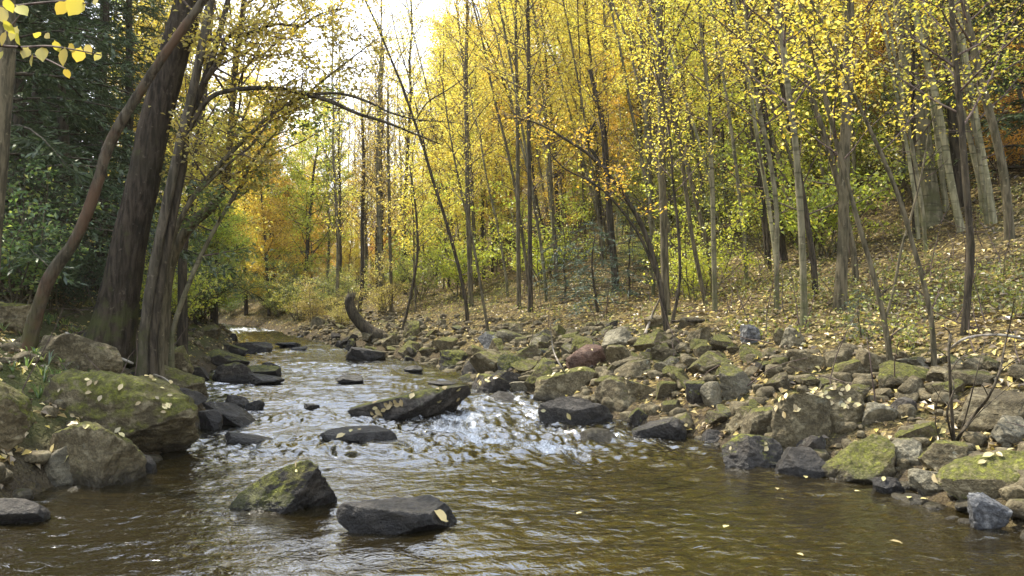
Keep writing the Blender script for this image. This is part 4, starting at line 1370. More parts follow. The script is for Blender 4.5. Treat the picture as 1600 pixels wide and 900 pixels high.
RIGHT = lambda d0, d1=99: (lambda x, y, px: d0 < (x - XR(y)) * .85 < d1)
LEFT = lambda d0, d1=99: (lambda x, y, px: d0 < (XL(y) - x) * .93 < d1)
YB = ['yellow', 'yellow', 'yellow', 'gold', 'yellow']
BK = ['bark_brown', 'bark_grey', 'bark_brown', 'bark_dark', 'bark_pale']
cnt = []
# slim trees of the right bank
cnt.append(scatter('pole', 66, (820, 1640, 13, 26), .7, leafs=YB, barks=['bark_grey', 'bark_brown', 'bark_dark', 'bark_grey', 'bark_brown', 'bark_pale'], ok=RIGHT(3.6), lean=True))
cnt.append(scatter('slim', 10, (800, 1640, 20, 26), 1.4, leafs=YB, barks=BK, ok=RIGHT(4.6), lean=True))
cnt.append(scatter('slim', 36, (720, 1640, 25, 38), 1.2, leafs=YB + ['lime'], barks=BK, ok=RIGHT(3), lean=True))
cnt.append(scatter('pole', 16, (690, 920, 20, 36), .9, leafs=YB, barks=['bark_brown', 'bark_dark', 'bark_grey'], ok=RIGHT(2), lean=True))
cnt.append(scatter('sapling', 26, (720, 1620, 25, 36), .9, leafs=['yellow', 'lime', 'gold', 'yellow'], barks=BK, ok=RIGHT(2.6), lean=True))
cnt.append(scatter('broad', 46, (700, 1640, 32, 60), 1.8, leafs=['yellow', 'gold', 'yellow', 'yellow'], barks=['bark_dark', 'bark_brown'], ok=RIGHT(4)))
cnt.append(scatter('broad', 9, (1330, 1640, 25, 33), 1.6, (.6, .85), leafs=['orange', 'gold'], ok=RIGHT(4)))
cnt.append(scatter('broad', 5, (1130, 1330, 27, 34), 1.6, (.45, .6), leafs=['lime'], ok=RIGHT(4)))
# end of the valley, seen through the corridor
cnt.append(scatter('bare', 44, (505, 720, 32, 66), .9, (.8, 1.05), leafs=['ochre', 'yellow'], barks=['bark_dark', 'bark_brown', 'bark_grey'], ok=RIGHT(1)))
cnt.append(scatter('sapling', 16, (640, 800, 24, 44), .9, (.8, 1.1), leafs=['yellow', 'gold', 'yellow', 'lime'], barks=BK, ok=RIGHT(1.0)))
cnt.append(scatter('broad', 18, (380, 640, 44, 70), 2.2, (.36, .56), leafs=['orange', 'yellow', 'gold', 'gold'], ok=RIGHT(1.5)))
cnt.append(scatter('broad', 14, (420, 760, 66, 110), 3.5, (.4, .65), leafs=['ochre', 'yellow', 'gold', 'ochre']))
cnt.append(scatter('broad', 16, (345, 500, 36, 60), 2.0, (.62, .9), leafs=['yellow', 'gold', 'lime', 'green', 'gold'], ok=lambda x, y, px: (x > XR(y) + 1 or x < XL(y) - 1) and px < 345 + (y - 30) * 8 + 60))
# left bank
cnt.append(scatter('hemlock', 15, (-60, 300, 12, 26), 1.9, (.8, 1.1), ok=LEFT(3.2)))
cnt.append(scatter('hemlock', 4, (40, 300, 26, 44), 3, (.9, 1.2), ok=LEFT(4)))
cnt.append(scatter('broad', 12, (200, 450, 26, 46), 2.2, (.65, .95), leafs=['yellow', 'yellow', 'lime', 'gold'], ok=LEFT(2)))
cnt.append(scatter('broad', 5, (330, 450, 20, 32), 1.8, (.4, .55), leafs=['yellow', 'lime', 'lime'], ok=LEFT(.8)))
cnt.append(scatter('bush', 12, (250, 440, 15, 32), 1.0, (.9, 1.5), leafs=['lime', 'undergreen', 'green'], ok=LEFT(1.0, 6)))
cnt.append(scatter('bush', 8, (-20, 240, 11, 16), .9, (.7, 1.1), leafs=['needle', 'green'], ok=LEFT(2.4)))
cnt.append(scatter('bush', 14, (330, 480, 33, 48), 1.0, (.7, 1.2), leafs=['green', 'needle', 'undergreen', 'green']))
cnt.append(scatter('hemlock', 2, (310, 380, 38, 56), 2.0, (.55, .8), ok=lambda x, y, px: x > XR(y) + 1 or x < XL(y) - 1))
# right edge conifers
for px, y, s_, lf in ((1392, 20.5, .42, 'orange'), (1440, 23, .5, 'orange'), (1350, 24, .5, 'orange'), (1415, 26.5, .62, 'gold'), (1238, 20.5, .42, 'lime'), (1272, 22, .46, 'lime'), (1210, 23, .45, 'lime')):
    place('broad', (px - 800) / F * y, y, s_, lf)
for px, y in ((1575, 16.5), (1605, 17.5), (1530, 19)):
    place('bush', (px - 800) / F * y, y, .8, 'orange')
for px, y in ((1628, 15.5), (1690, 17), (1640, 24)):
    place('hemlock', (px - 800) / F * y, y, 1.0)
# a few more just outside the right edge, so that the wood does not end there
cnt.append(scatter('pole', 8, (1650, 2050, 11, 24), 1.2, leafs=YB, barks=['bark_grey', 'bark_brown'], ok=RIGHT(3.6), lean=True))
cnt.append(scatter('broad', 7, (1660, 2100, 20, 40), 2.2, (.7, .9), leafs=['yellow', 'gold'], ok=RIGHT(6)))
# understory
cnt.append(scatter('bush', 48, (620, 1640, 15, 36), .9, (.6, 1.5), leafs=['undergreen', 'lime', 'undergreen', 'lime'], ok=RIGHT(3.4)))
cnt.append(scatter('bush', 12, (460, 640, 26, 44), 1.0, (.6, .95), leafs=['undergreen', 'ochre', 'green'], ok=RIGHT(.8)))
for px, py, s in ((928, 492, 1.0), (880, 470, .9), (985, 462, .8), (1342, 528, .28)):
    g = ground(px, py)
    place('youngpine', g[0], g[1], s)
print('placed', cnt, len(TREES))
for kind in PROTO:       # a kind with no place in the picture leaves nothing behind
    for k, o in enumerate(PROTO[kind]):
        if not USED[kind][k]:
            for ch in list(o.children): bpy.data.objects.remove(ch)
            bpy.data.objects.remove(o)
# ------------------------------------------------------------------ leaf litter and ground cover (nobody could count these)
rs = np.random.RandomState(21)


def scatter_ground(n, px0, px1, y0, y1, pw, ok):
    y = y0 + (y1 - y0) * rs.rand(n) ** pw
    px = rs.uniform(px0, px1, n)
    x = (px - 800) / F * y
    k = ok(x, y)
    x, y = x[k], y[k]
    return np.stack([x, y, H(x, y)], 1)


def gnormal(p):
    e = .06
    zx = (H(p[:, 0] + e, p[:, 1]) - H(p[:, 0] - e, p[:, 1])) / (2 * e)
    zy = (H(p[:, 0], p[:, 1] + e) - H(p[:, 0], p[:, 1] - e)) / (2 * e)
    n = np.stack([-zx, -zy, np.ones(len(p))], 1)
    return n / np.linalg.norm(n, axis=1)[:, None]


mb = MB()
okR = lambda x, y: ((x - XR(y)) * .85 > .25)
pR = np.vstack([scatter_ground(62000, 560, 2150, 5.5, 34, 1.5, okR)])
dd = (pR[:, 0] - XR(pR[:, 1])) * .85
keep = rs.rand(len(pR)) < np.clip(.35 + .3 * dd, 0, 1) * np.clip(.72 + .8 * fbm(pR * .9, 3), .1, 1)
pR = pR[keep]
okL = lambda x, y: ((XL(y) - x) * .93 > .2)
pL = scatter_ground(15000, -160, 440, 5.0, 26, 1.5, okL)
pL = pL[rs.rand(len(pL)) < np.clip(.28 + 1.1 * fbm(pL * .8, 3), .04, .9)]
pF = scatter_ground(9000, 300, 760, 26, 50, 1.0, lambda x, y: np.maximum((x - XR(y)) * .85, (XL(y) - x) * .93) > .1)
for p in (pR, pL, pF):
    nr = gnormal(p)
    p = p + nr * rs.uniform(.008, .045, (len(p), 1))
    leaf_quads(mb, p, .085, rs, up=.72, width=.66, fold=.22, nrm=nr)
lit = mb.build('leaf_litter', M['litter'], smooth=False)
tag(lit, 'tan and yellow fallen leaves carpeting both banks', 'leaf litter', kind='stuff')

mb = MB()
p = scatter_ground(3600, 620, 1700, 9, 30, 1.3, lambda x, y: (x - XR(y)) * .85 > 2.2)
p = p[fbm(p * .55 + 3, 3) > -.05]
for q in p:
    k = rs.randint(5, 14)
    h = rs.uniform(.08, .4)
    c = q + np.stack([rs.normal(size=k) * .10, rs.normal(size=k) * .10, rs.uniform(.02, h, k)], 1)
    leaf_quads(mb, c, .055, rs, up=.45)
    mb.tube(np.array([q, q + [rs.normal() * .05, rs.normal() * .05, h]]), [.004, .002], 3, cap=False)
gc = mb.build('ground_cover', M['undergreen'], smooth=False)
tag(gc, 'low green seedlings and weeds growing through the leaf litter', 'weeds', kind='stuff')

mb = MB()       # dry twigs and thin sticks lying and standing about
for side, n in (('R', 420), ('L', 140)):
    p = scatter_ground(n, 600 if side == 'R' else -100, 1700 if side == 'R' else 420, 6.5, 28, 1.2, (lambda x, y: (x - XR(y)) * .85 > .8) if side == 'R' else (lambda x, y: (XL(y) - x) * .93 > .5))
    for q in p:
        L = rs.uniform(.3, 1.1); a = rs.uniform(0, 2 * PI); e = rs.choice([rs.uniform(-.05, .25), rs.uniform(.7, 1.5)])
        d = np.array([math.cos(a) * math.cos(e), math.sin(a) * math.cos(e), math.sin(e)])
        pts = [q + [0, 0, .02]]
        for j in range(4):
            d = d + rs.normal(size=3) * .14; d /= np.linalg.norm(d)
            pts.append(pts[-1] + d * L / 4)
        mb.tube(np.array(pts), np.linspace(.009, .003, 5), 4, cap=False)
tg = mb.build('dry_twigs', M['twig'])
tag(tg, 'thin dry twigs lying and standing among the leaf litter', 'twigs', kind='stuff')

mb = MB()       # grass and fern-like tufts on the left bank
p = scatter_ground(900, -160, 330, 5.2, 13, 1.2, lambda x, y: (XL(y) - x) * .93 > .7)
p = p[fbm(p * .9 + 8, 3) > .05]
for q in p:
    for k in range(rs.randint(5, 11)):
        a = rs.uniform(0, 2 * PI); L = rs.uniform(.10, .26)
        d = np.array([math.cos(a) * .6, math.sin(a) * .6, 1.0]); d /= np.linalg.norm(d)
        s = np.array([-math.sin(a), math.cos(a), 0]) * .006
        m1 = q + d * L * .6; t1 = q + d * L * .85 + np.array([d[0], d[1], -.3]) * L * .35
        mb.add(np.array([q - s, q + s, m1 + s, m1 - s, t1]), [[0, 1, 2, 3]], [[3, 2, 4]])
gr = mb.build('grass', M['green'], smooth=False)
tag(gr, 'short green grass and fern tufts on the mossy left bank', 'grass', kind='stuff')

# ------------------------------------------------------------------ single fallen leaves that can be told apart
LEAFV = np.array([(0, -.55, 0), (.05, -.42, .0), (.24, -.28, .04), (.33, -.02, .06), (.24, .26, .05), (.10, .42, .02), (0, .56, -.02), (-.10, .42, .02), (-.24, .26, .05), (-.33, -.02, .06), (-.24, -.28, .04), (-.05, -.42, 0), (0, 0, 0), (0, -.28, 0), (0, .28, 0)])
LEAFF = [(0, 1, 13), (1, 2, 13), (2, 3, 12), (13, 2, 12), (3, 4, 14), (12, 3, 14), (4, 5, 14), (5, 6, 14), (6, 7, 14), (7, 8, 14), (8, 9, 14), (14, 9, 12), (9, 10, 12), (12, 10, 13), (10, 11, 13), (11, 0, 13)]
mb = MB(); mb.add(LEAFV * [.9, 1, 1.1] + np.array([[.03, 0, .02]]) * rs.normal(size=(len(LEAFV), 1)), None, LEAFF)
_leaf = mb.build('fallen_leaf', M['paleleaf'])
_leaf_used = [False]


def one_leaf(p, n, size, label, group=None, mat=None):
    if _leaf_used[0]:
        o = _leaf.copy(); COL.objects.link(o)
    else:
        o = _leaf; _leaf_used[0] = True
    z = Vector(n).normalized()
    a = Vector(rs.normal(size=3)); xx = z.cross(a).normalized(); yy = z.cross(xx)
    from mathutils import Matrix
    o.matrix_world = Matrix.LocRotScale(Vector(p) + z * (.016 + rs.uniform(0, .01)), Matrix((xx, yy, z)).transposed().to_quaternion(), Vector((size, size, size)))
    if mat:
        o.material_slots[0].link = 'OBJECT'; o.material_slots[0].material = M[mat]
    tag(o, label, 'leaf', group)
    return o


TREE_BVH = {}
def hit_rock(key, px, py):
    o = HERO[key]
    if key not in TREE_BVH:
        me = o.data
        TREE_BVH[key] = BVHTree.FromPolygons([tuple(v.co) for v in me.vertices], [tuple(p.vertices) for p in me.polygons])
    d = Vector(ray(px, py)).normalized()
    org = Vector((0, 0, CAMZ)) - o.location
    h = TREE_BVH[key].ray_cast(org, d)
    if h[0] is None: return None
    return h[0] + o.location, h[1]


def leaves_on(key, pts, size, label, group=None, mat=None):
    for px, py in pts:
        h = hit_rock(key, px, py)
        if h: one_leaf(h[0], h[1], size * rs.uniform(.6, 1.05), label, group, mat or ('litter' if rs.rand() < .35 and len(pts) > 3 else None))


def spread(key, n, x0, x1, y0, y1):
    out = []
    for _ in range(n * 12):
        q = (rs.uniform(x0, x1), rs.uniform(y0, y1))
        h = hit_rock(key, *q)
        if h and h[1].z > .3: out.append(q)
        if len(out) >= n: break
    return out


leaves_on('flat', [(687, 808)], .12, 'single pale leaf stuck on the flat-topped black boulder in the near stream')
leaves_on('wedge', [(466, 737)], .05, 'tiny pale leaf on the mossy wedge-shaped boulder')
leaves_on('low', [(562, 674), (533, 683), (548, 676)], .11, 'pale leaf lying on the low black slab awash in midstream', 'leaves on the low black slab')
leaves_on('slab', [(587, 638), (583, 645), (592, 643), (589, 652), (596, 648), (605, 633), (612, 630), (618, 628), (622, 633), (628, 630), (600, 640), (609, 636), (645, 613), (685, 625), (715, 607), (695, 608), (684, 609), (714, 623), (644, 620), (587, 630)], .115,
          'tan fallen leaf in the scatter on the long tilted slab in midstream', 'leaves on the long tilted slab')
leaves_on('great', spread('great', 26, 75, 305, 588, 700), .07, 'pale fallen leaf on the great moss-covered boulder', 'leaves on the great mossy boulder')
leaves_on('mossy2', [(197, 682), (201, 677)] + spread('mossy2', 8, 80, 215, 664, 735), .085, 'pale leaf on the long mossy boulder at the left waterline', 'leaves on the long mossy boulder')
leaves_on('black2', [(1069, 664)], .10, 'yellow leaf on the right end of the rounded black boulder')
leaves_on('long', [(849, 642), (890, 650)], .09, 'pale leaf on the long black wet boulder', 'leaves on the long black boulder')
leaves_on('pale1', spread('pale1', 10, 840, 930, 576, 600), .085, 'pale leaf on the top edge of the pale mossy slab boulder', 'leaves on the pale mossy slab boulder')
leaves_on('mflat', spread('mflat', 10, 740, 800, 586, 600), .10, 'pale leaf on the dark mossy flat rock upstream of the rapid', 'leaves on the dark mossy flat rock')
leaves_on('front2', spread('front2', 22, 1275, 1350, 600, 640), .075, 'tan leaf on top of the leaf-strewn block', 'leaves on the leaf-strewn block')
leaves_on('front1', spread('front1', 8, 1210, 1290, 615, 660), .075, 'pale leaf on the tall brown-faced boulder', 'leaves on the tall brown-faced boulder')
leaves_on('bright', [(1300, 700), (1314, 698), (1352, 680), (1378, 678), (1385, 680)], .085, 'pale leaf on the bright moss-topped block', 'leaves on the bright moss-topped block')
leaves_on('plate', [(1463, 748), (1482, 745), (1484, 753)], .085, 'yellow leaf on the flat grey plate of rock', 'leaves on the flat grey plate')
leaves_on('shard', [(1380, 750)], .08, 'yellow leaf leaning on the small dark shard at the waterline')
leaves_on('corner', [(1535, 724), (1562, 712), (1580, 706), (1545, 714)], .08, 'pale leaf on the large mossy boulder at the right edge', 'leaves on the right edge boulder')
leaves_on('darkm', [(1143, 702), (1195, 702), (1194, 695)], .075, 'pale leaf on the dark mossy boulder sloping into the water', 'leaves on the dark mossy boulder')
leaves_on('red', [(925, 548)], .06, 'pale leaf on the rusty red boulder')
for px, py in ((773, 760), (1250, 876), (1214, 771), (1218, 786), (905, 812), (1400, 858), (1340, 776), (1420, 785), (1444, 788), (1258, 752), (1135, 832)):
    g = ground(px, py)
    one_leaf((g[0], g[1], float(W(g[1])) + .018), (rs.normal() * .08, rs.normal() * .08, 1), .065 * rs.uniform(.8, 1.2), 'fallen leaf floating on the brown water in the right foreground', 'leaves floating on the water')
# orange needles on the wedge
for px, py in ((452, 724), (460, 722), (470, 722), (476, 719), (464, 726)):
    h = hit_rock('wedge', px, py)
    if h:
        o = one_leaf(h[0], h[1], .10, 'thin rusty needle tuft on the mossy wedge-shaped boulder', 'rusty needles on the wedge boulder', 'litter')
        o.scale = (.02, .06, .03)

# ------------------------------------------------------------------ overhanging spray of leaves, top left
def overhang():
    Y = 2.6
    o = empty('overhanging_branch', tuple(at(-60, 60, Y)))
    org = np.array(o.location)
    m = MB()
    for pl in ([(-60, 62), (-10, 70), (30, 74), (75, 72), (118, 78), (158, 86)], [(-60, 4), (0, 12), (50, 6), (100, 2), (140, 6)], [(30, 74), (48, 88), (70, 92), (104, 108)], [(-10, 70), (10, 50), (34, 20)]):
        q = np.array([at(a, b, Y + .15 * math.sin(k)) for k, (a, b) in enumerate(pl)]) - org
        S = spline(q, 14)
        m.tube(S, np.linspace(.006, .0018, 14), 6)
    m.build('stem', M['twig'], o)
    r = np.random.RandomState(4)
    mlv = None
    for px, py, s, yw in [(34, 16, 28, 0), (14, 42, 22, 1), (22, 52, 24, 0), (6, 60, 22, 1), (58, 54, 16, 0), (40, 82, 20, 1), (66, 84, 26, 0), (100, 88, 27, 0), (123, 85, 26, 0), (153, 88, 16, 0), (105, 114, 16, 0), (89, 72, 18, 0), (138, 77, 18, 1), (118, 8, 34, 1), (96, 12, 24, 0),
                          (50, 94, 20, 1), (2, 86, 14, 0), (112, 74, 16, 1), (74, 56, 14, 0), (0, 22, 30, 0), (14, 8, 22, 1), (150, 2, 16, 0), (28, 60, 20, 1), (-20, 40, 30, 0)]:
        p = at(px, py, Y + r.uniform(-.12, .12))
        L = s * 1.05 / F * Y
        mm = MB()
        n = Vector((r.normal() * .5, -1 + r.normal() * .4, r.normal() * .6)).normalized()
        dn = Vector((r.normal() * .5, r.normal() * .3, -1)).normalized()
        yy = (dn - n * dn.dot(n)).normalized(); xx = yy.cross(n)
        V = LEAFV * L
        V = V[:, 0:1] * np.array(xx) * 1.15 + V[:, 1:2] * np.array(yy) + V[:, 2:3] * np.array(n)
        mm.add(V, None, LEAFF)
        lf = mm.build('leaf', M['sprayleaf'], o)
        lf.location = p - org
    tag(o, 'branch tip with large yellow leaves hanging into the top left corner', 'branch')
overhang()

# ------------------------------------------------------------------ bare shrub at the right, sticks and logs
def stems(name, label, cat, Y, lines, mat, base):
    o = empty(name, tuple(base))
    org = np.array(base)
    for nm, pl, w in lines:
        q = np.array([at(a, b, Y + .18 * math.sin(k * 1.7 + a)) for k, (a, b) in enumerate(pl)]) - org
        q[0] = (np.array(at(*pl[0], Y)) - org)
        S = spline(np.hstack([q, (np.array(w, float) / F * Y * (.32 if name == 'bare_shrub' else .5))[:, None]]), 16)
        m = MB(); m.tube(S[:, :3], np.maximum(S[:, 3], .002), 7, .06, int(pl[0][0]))
        m.build(nm, M[mat], o)
    tag(o, label, cat)
    return o


g = ground(1492, 694)
Yb = g[1]
lines = [('stem', [(1490, 690), (1487, 640), (1484, 580), (1482, 540), (1484, 520), (1472, 510)], [9, 8, 7, 5, 4, 2]),
         ('stem', [(1493, 692), (1505, 672), (1520, 650), (1545, 620), (1562, 580), (1570, 540), (1580, 500), (1584, 470)], [9, 8.5, 8, 7, 6, 4, 3, 2]),
         ('stem', [(1489, 690), (1480, 645), (1490, 610), (1487, 590)], [6, 5, 4, 2]),
         ('twig', [(1500, 680), (1512, 640), (1522, 600), (1532, 560), (1540, 530)], [4, 3.5, 3, 2, 1.5]),
         ('twig', [(1470, 692), (1462, 660), (1466, 620), (1476, 600)], [3, 2.5, 2, 1.2]),
         ('twig', [(1510, 668), (1535, 640), (1570, 610), (1600, 585)], [3, 2.5, 2, 1.2]),
         ('twig', [(1484, 560), (1460, 545), (1440, 560)], [3, 2, 1.2]),
         ('twig', [(1486, 580), (1500, 560), (1530, 545), (1560, 520)], [3, 2.4, 2, 1.2]),
         ('twig', [(1545, 620), (1530, 600), (1500, 620)], [3, 2, 1.2]),
         ('twig', [(1562, 580), (1590, 560), (1620, 550)], [3, 2, 1.2]),
         ('twig', [(1488, 640), (1470, 622), (1455, 600)], [3, 2, 1.2])]
stems('bare_shrub', 'bare dark shrub with forked stems standing among stones at the right', 'shrub', Yb, lines, 'bark_dark', g)
g2 = ground(1495, 545)
stems('fallen_branch', 'pale bent branch bowed over behind the bare shrub', 'branch', g2[1] - .6, [('stem', [(1484, 546), (1505, 530), (1535, 524), (1570, 524), (1600, 530), (1650, 545)], [4, 4, 4, 4.5, 4, 4]), ('twig', [(1484, 546), (1486, 525), (1478, 512)], [3, 2, 1.2])], 'dead', g2)
g3 = ground(1100, 500)
stems('fallen_branch', 'straight dead branch lying on the leaves right of the arching tree', 'branch', g3[1], [('stem', [(1050, 502), (1090, 501), (1130, 500), (1170, 499)], [4, 4.5, 4, 3])], 'bark_dark', g3)
g4 = ground(1015, 520)
stems('fallen_branch', 'pale thin stick leaning against the arching tree at its foot', 'branch', g4[1], [('stem', [(1008, 522), (1018, 495), (1032, 465)], [5, 4, 2.5])], 'dead', g4)
g5 = ground(868, 585)
stems('fallen_branch', 'thin pale stick standing against the pale mossy slab boulder', 'branch', g5[1] - .8, [('stem', [(893, 617), (886, 590), (875, 570), (864, 545), (860, 505)], [4, 3.5, 3, 2.5, 1.5])], 'dead', g5)
g6 = ground(190, 575)
stems('fallen_branch', 'bare stick slanting down from the big dark trunk to the twin trunks', 'branch', g6[1] - .3, [('stem', [(103, 521), (135, 537), (170, 552), (208, 568)], [6, 5.5, 5, 3.5])], 'dead', g6)
g7 = ground(250, 600)
stems('fallen_branch', 'thin pale forked twig below the twin grey trunks', 'branch', g7[1] - .2, [('stem', [(240, 585), (258, 592), (276, 608)], [3.5, 3, 2]), ('twig', [(244, 588), (250, 602), (258, 615)], [2.5, 2, 1.5])], 'dead', g7)
g8 = ground(1420, 330)
stems('fallen_branch', 'bent pale pole leaning on the big grey-barked trunk', 'branch', 15, [('stem', [(1400, 560), (1402, 470), (1412, 380), (1430, 300), (1442, 250)], [3, 4, 4, 3.5, 2])], 'dead', ground(1400, 560)) if False else None
g9 = ground(745, 600)
g10 = ground(1330, 245)
# ------------------------------------------------------------------ labels of the stones and trees placed in loops
def ordinal(k, n):
    names = ['first', 'second', 'third', 'fourth', 'fifth', 'sixth', 'seventh', 'eighth', 'ninth', 'tenth', 'eleventh', 'twelfth']
    if n == 2: return 'left one of two'
    if k == 0: return 'leftmost of %d' % n
    if k == n - 1: return 'rightmost of %d' % n
    return '%s from left of %d' % (names[k] if k < 12 else str(k + 1), n)


LM_ROCK = [(HERO[k], n) for k, n in dict(red='rusty red boulder', pale1='pale mossy slab boulder', long='long black wet boulder', black2='rounded black boulder', front1='tall brown-faced boulder',
           bright='bright moss-topped block', darkm='dark sloping boulder', lich='pale green stone', corner='right edge boulder', block2='rectangular brown block', round2='rounded tan stone',
           b1120='triangular-fronted boulder', pile1='dark grey rock pile', ship='undercut black boulder', great='great mossy boulder', leftmoss='left edge boulder', rootmoss='twin trunks', slabL1='long mossy slab',
           slabL6='farthest left-bank slab', mflat='mossy flat rock', up1='upper dark grey stone', rootboulder='half-buried brown boulder', lich2='lichen-grey boulder', back='brown boulder behind the shrub').items()]


def relation(p, q, rp, rq, depthwise=True):
    dx = p[0] - q[0]
    dyp = p[1] - q[1]
    if abs(dx) > abs(dyp) * 1.2:
        return 'left of' if dx < 0 else 'right of'
    return 'behind' if p[2] > q[2] else 'in front of'


from collections import defaultdict
grp = defaultdict(list)
for d in FILL:
    P_ = to_px(d['p'])
    best = min(LM_ROCK, key=lambda lm: (to_px(lm[0].location)[0] - P_[0]) ** 2 + 2.2 * (to_px(lm[0].location)[1] - P_[1]) ** 2)
    Q_ = to_px(best[0].location)
    rel = relation(P_, Q_, 0, 0)
    colr = {'rock_dark': 'dark', 'rock': 'brown', 'rock_grey': 'grey', 'rock_blue': 'slate-grey'}[d['mat']]
    look = ('mossy ' if d['moss'] > .55 else '') + colr
    grp[(look, rel, best[1])].append((P_[0], d))
for (look, rel, nm), L_ in grp.items():
    L_.sort(key=lambda a: a[0])
    n = len(L_)
    for k, (_, d) in enumerate(L_):
        lab = '%s stone %s the %s' % (look, rel, nm)
        if n > 1: lab += ', ' + ordinal(k, n)
        tag(d['o'], lab, 'stone', 'stones of the right bank' if d['side'] == 'R' else 'stones of the left bank')

LM_TREE = [((168, 400), 'big dark trunk'), ((40, 350), 'rusty leaning trunk'), ((350, 330), 'bowing dark trunk'), ((450, 470), 'far left waterline'), ((565, 480), 'curved broken stump'), ((690, 430), 'slim branching trunk'), ((820, 430), 'two straight poles'),
           ((940, 400), 'broken dark trunk'), ((1040, 430), 'arching tree'), ((1115, 420), 'terrace trunks'), ((1255, 430), 'pale straight trunk'), ((1316, 420), 'straight brown trunk'),
           ((1450, 320), 'big grey-barked trunk'), ((1575, 340), 'dark-patched trunk'), ((1800, 380), 'photo edge')]
words = dict(yellow='yellow-leaved', gold='golden-leaved', lime='lime-green', green='green', orange='orange', ochre='ochre', needle='dark green', undergreen='pale green')
kindw = dict(pole='thin tall tree', slim='slender tree', sapling='thin sapling', broad='full-crowned tree', bare='nearly bare tree', bush='shrub', hemlock='dark conifer', youngpine='young blue-green pine')
grp = defaultdict(list)
for d in TREES:
    if d['hero']: continue
    P_ = to_px((d['p'][0], d['p'][1], d['p'][2] + .5))
    best = min(LM_TREE, key=lambda lm: (lm[0][0] - P_[0]) ** 2 + .5 * (lm[0][1] - P_[1]) ** 2)
    rel = 'behind' if abs(P_[0] - best[0][0]) < 22 else ('left of' if P_[0] < best[0][0] else 'right of')
    lw = words.get(d['leaf'], '')
    w = (lw + ' ' if d['kind'] not in ('hemlock', 'youngpine') and lw else '') + kindw[d['kind']]
    far = ' far' if d['p'][1] > 33 else ''
    grp[(w, far, rel, best[1], d['kind'])].append((P_[0], d))
GN = dict(pole='thin pole-like trees of the right bank', slim='slender trees of the wood', sapling='saplings under the wood', broad='full-crowned trees of the far wood', bare='nearly bare trees in the sky gap', bush='understory shrubs', hemlock='dark conifers', youngpine='young pines')
for (w, far, rel, nm, kd), L_ in grp.items():
    L_.sort(key=lambda a: a[0])
    n = len(L_)
    for k, (_, d) in enumerate(L_):
        lab = '%s%s %s the %s' % (w, far, rel, nm)
        if n > 1: lab += ', ' + ordinal(k, n)
        tag(d['o'], lab, CATS[kd], GN[kd])

# ------------------------------------------------------------------ sky, sun, render settings
SUN_EL, SUN_AZ = R(56), R(-54)      # azimuth from +Y (view direction), negative to the left
world = bpy.data.worlds.new('World'); SC.world = world
world.use_nodes = True
nt = world.node_tree
nt.nodes.clear()
wo = nt.nodes.new('ShaderNodeOutputWorld'); bg = nt.nodes.new('ShaderNodeBackground'); sk = nt.nodes.new('ShaderNodeTexSky')
sk.sky_type = 'NISHITA'; sk.sun_disc = False
sk.sun_elevation = SUN_EL
sk.sun_rotation = SUN_AZ
sk.air_density = 1.0; sk.dust_density = 2.5; sk.ozone_density = 1.0
bg.inputs[1].default_value = .12
tc = nt.nodes.new('ShaderNodeTexCoord'); cn = nt.nodes.new('ShaderNodeTexNoise')
cn.inputs['Scale'].default_value = 2.6; cn.inputs['Detail'].default_value = 6
nt.links.new(tc.outputs['Generated'], cn.inputs['Vector'])
cm = nt.nodes.new('ShaderNodeMapRange'); cm.inputs[1].default_value = .30; cm.inputs[2].default_value = .62; cm.inputs[3].default_value = .3; cm.inputs[4].default_value = .95
nt.links.new(cn.outputs['Fac'], cm.inputs[0])
mx = nt.nodes.new('ShaderNodeMix'); mx.data_type = 'RGBA'
nt.links.new(cm.outputs[0], mx.inputs['Factor']); nt.links.new(sk.outputs[0], mx.inputs[6])
sz = nt.nodes.new('ShaderNodeSeparateXYZ'); nt.links.new(tc.outputs['Generated'], sz.inputs[0])
zr = nt.nodes.new('ShaderNodeMapRange'); zr.inputs[1].default_value = .15; zr.inputs[2].default_value = .75
nt.links.new(sz.outputs[2], zr.inputs[0])
cl = nt.nodes.new('ShaderNodeMix'); cl.data_type = 'RGBA'
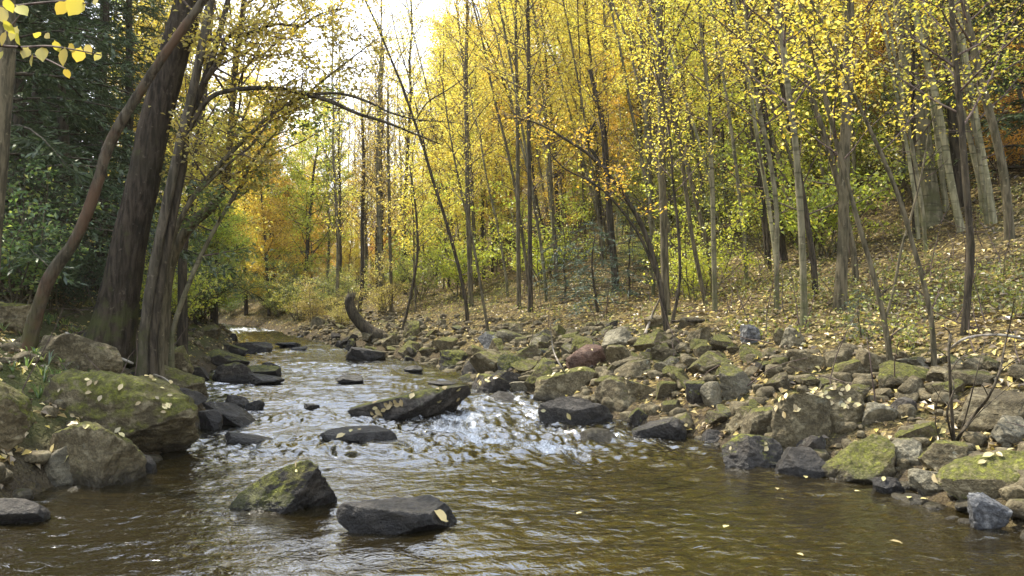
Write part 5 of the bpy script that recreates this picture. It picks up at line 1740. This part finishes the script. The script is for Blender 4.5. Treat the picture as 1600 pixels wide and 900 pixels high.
cl.inputs[6].default_value = (13, 13, 13.2, 1); cl.inputs[7].default_value = (9.6, 11.2, 14, 1)
nt.links.new(zr.outputs[0], cl.inputs['Factor']); nt.links.new(cl.outputs[2], mx.inputs[7])      # thin bright cloud
nt.links.new(mx.outputs[2], bg.inputs[0]); nt.links.new(bg.outputs[0], wo.inputs[0])
sd = bpy.data.lights.new('sun', 'SUN'); sd.energy = 5.0; sd.angle = R(.6); sd.color = (1, .93, .80)
sun = bpy.data.objects.new('sun', sd); COL.objects.link(sun)
dirv = Vector((math.sin(SUN_AZ) * math.cos(SUN_EL), math.cos(SUN_AZ) * math.cos(SUN_EL), math.sin(SUN_EL)))
sun.rotation_euler = dirv.to_track_quat('Z', 'Y').to_euler()
sun.location = dirv * 60

vs = SC.view_settings
vs.view_transform = 'Standard'; vs.look = 'None'; vs.gamma = 1; vs.use_curve_mapping = False
vs.exposure = 1.03
cy = SC.cycles
cy.max_bounces = 9; cy.diffuse_bounces = 7; cy.glossy_bounces = 2; cy.transmission_bounces = 7; cy.transparent_max_bounces = 6
cy.caustics_reflective = False; cy.caustics_refractive = False
cy.sample_clamp_indirect = 4.0
cy.use_denoising = True
cy.use_adaptive_sampling = True; cy.adaptive_threshold = .015

# ------------------------------------------------------------------ thin autumn haze in the valley air
mb = MB()
a_, b_ = np.array([-150, -40, -3.0]), np.array([150, 200, 60.0])
c = np.array([[x, y, z] for x in (a_[0], b_[0]) for y in (a_[1], b_[1]) for z in (a_[2], b_[2])])
mb.add(c, [[0, 1, 3, 2], [4, 6, 7, 5], [0, 4, 5, 1], [2, 3, 7, 6], [0, 2, 6, 4], [1, 5, 7, 3]])
t = NT('valley_haze')
v = t.n('ShaderNodeVolumePrincipled')
v.inputs['Color'].default_value = (1, .97, .90, 1)
v.inputs['Density'].default_value = .0004
v.inputs['Anisotropy'].default_value = .3
t.l(v.outputs[0], t.out.inputs['Volume'])
hz = mb.build('haze', t.m, smooth=False)
tag(hz, 'thin pale haze hanging in the air of the wooded valley', 'haze', kind='stuff')
cy.volume_bounces = 0
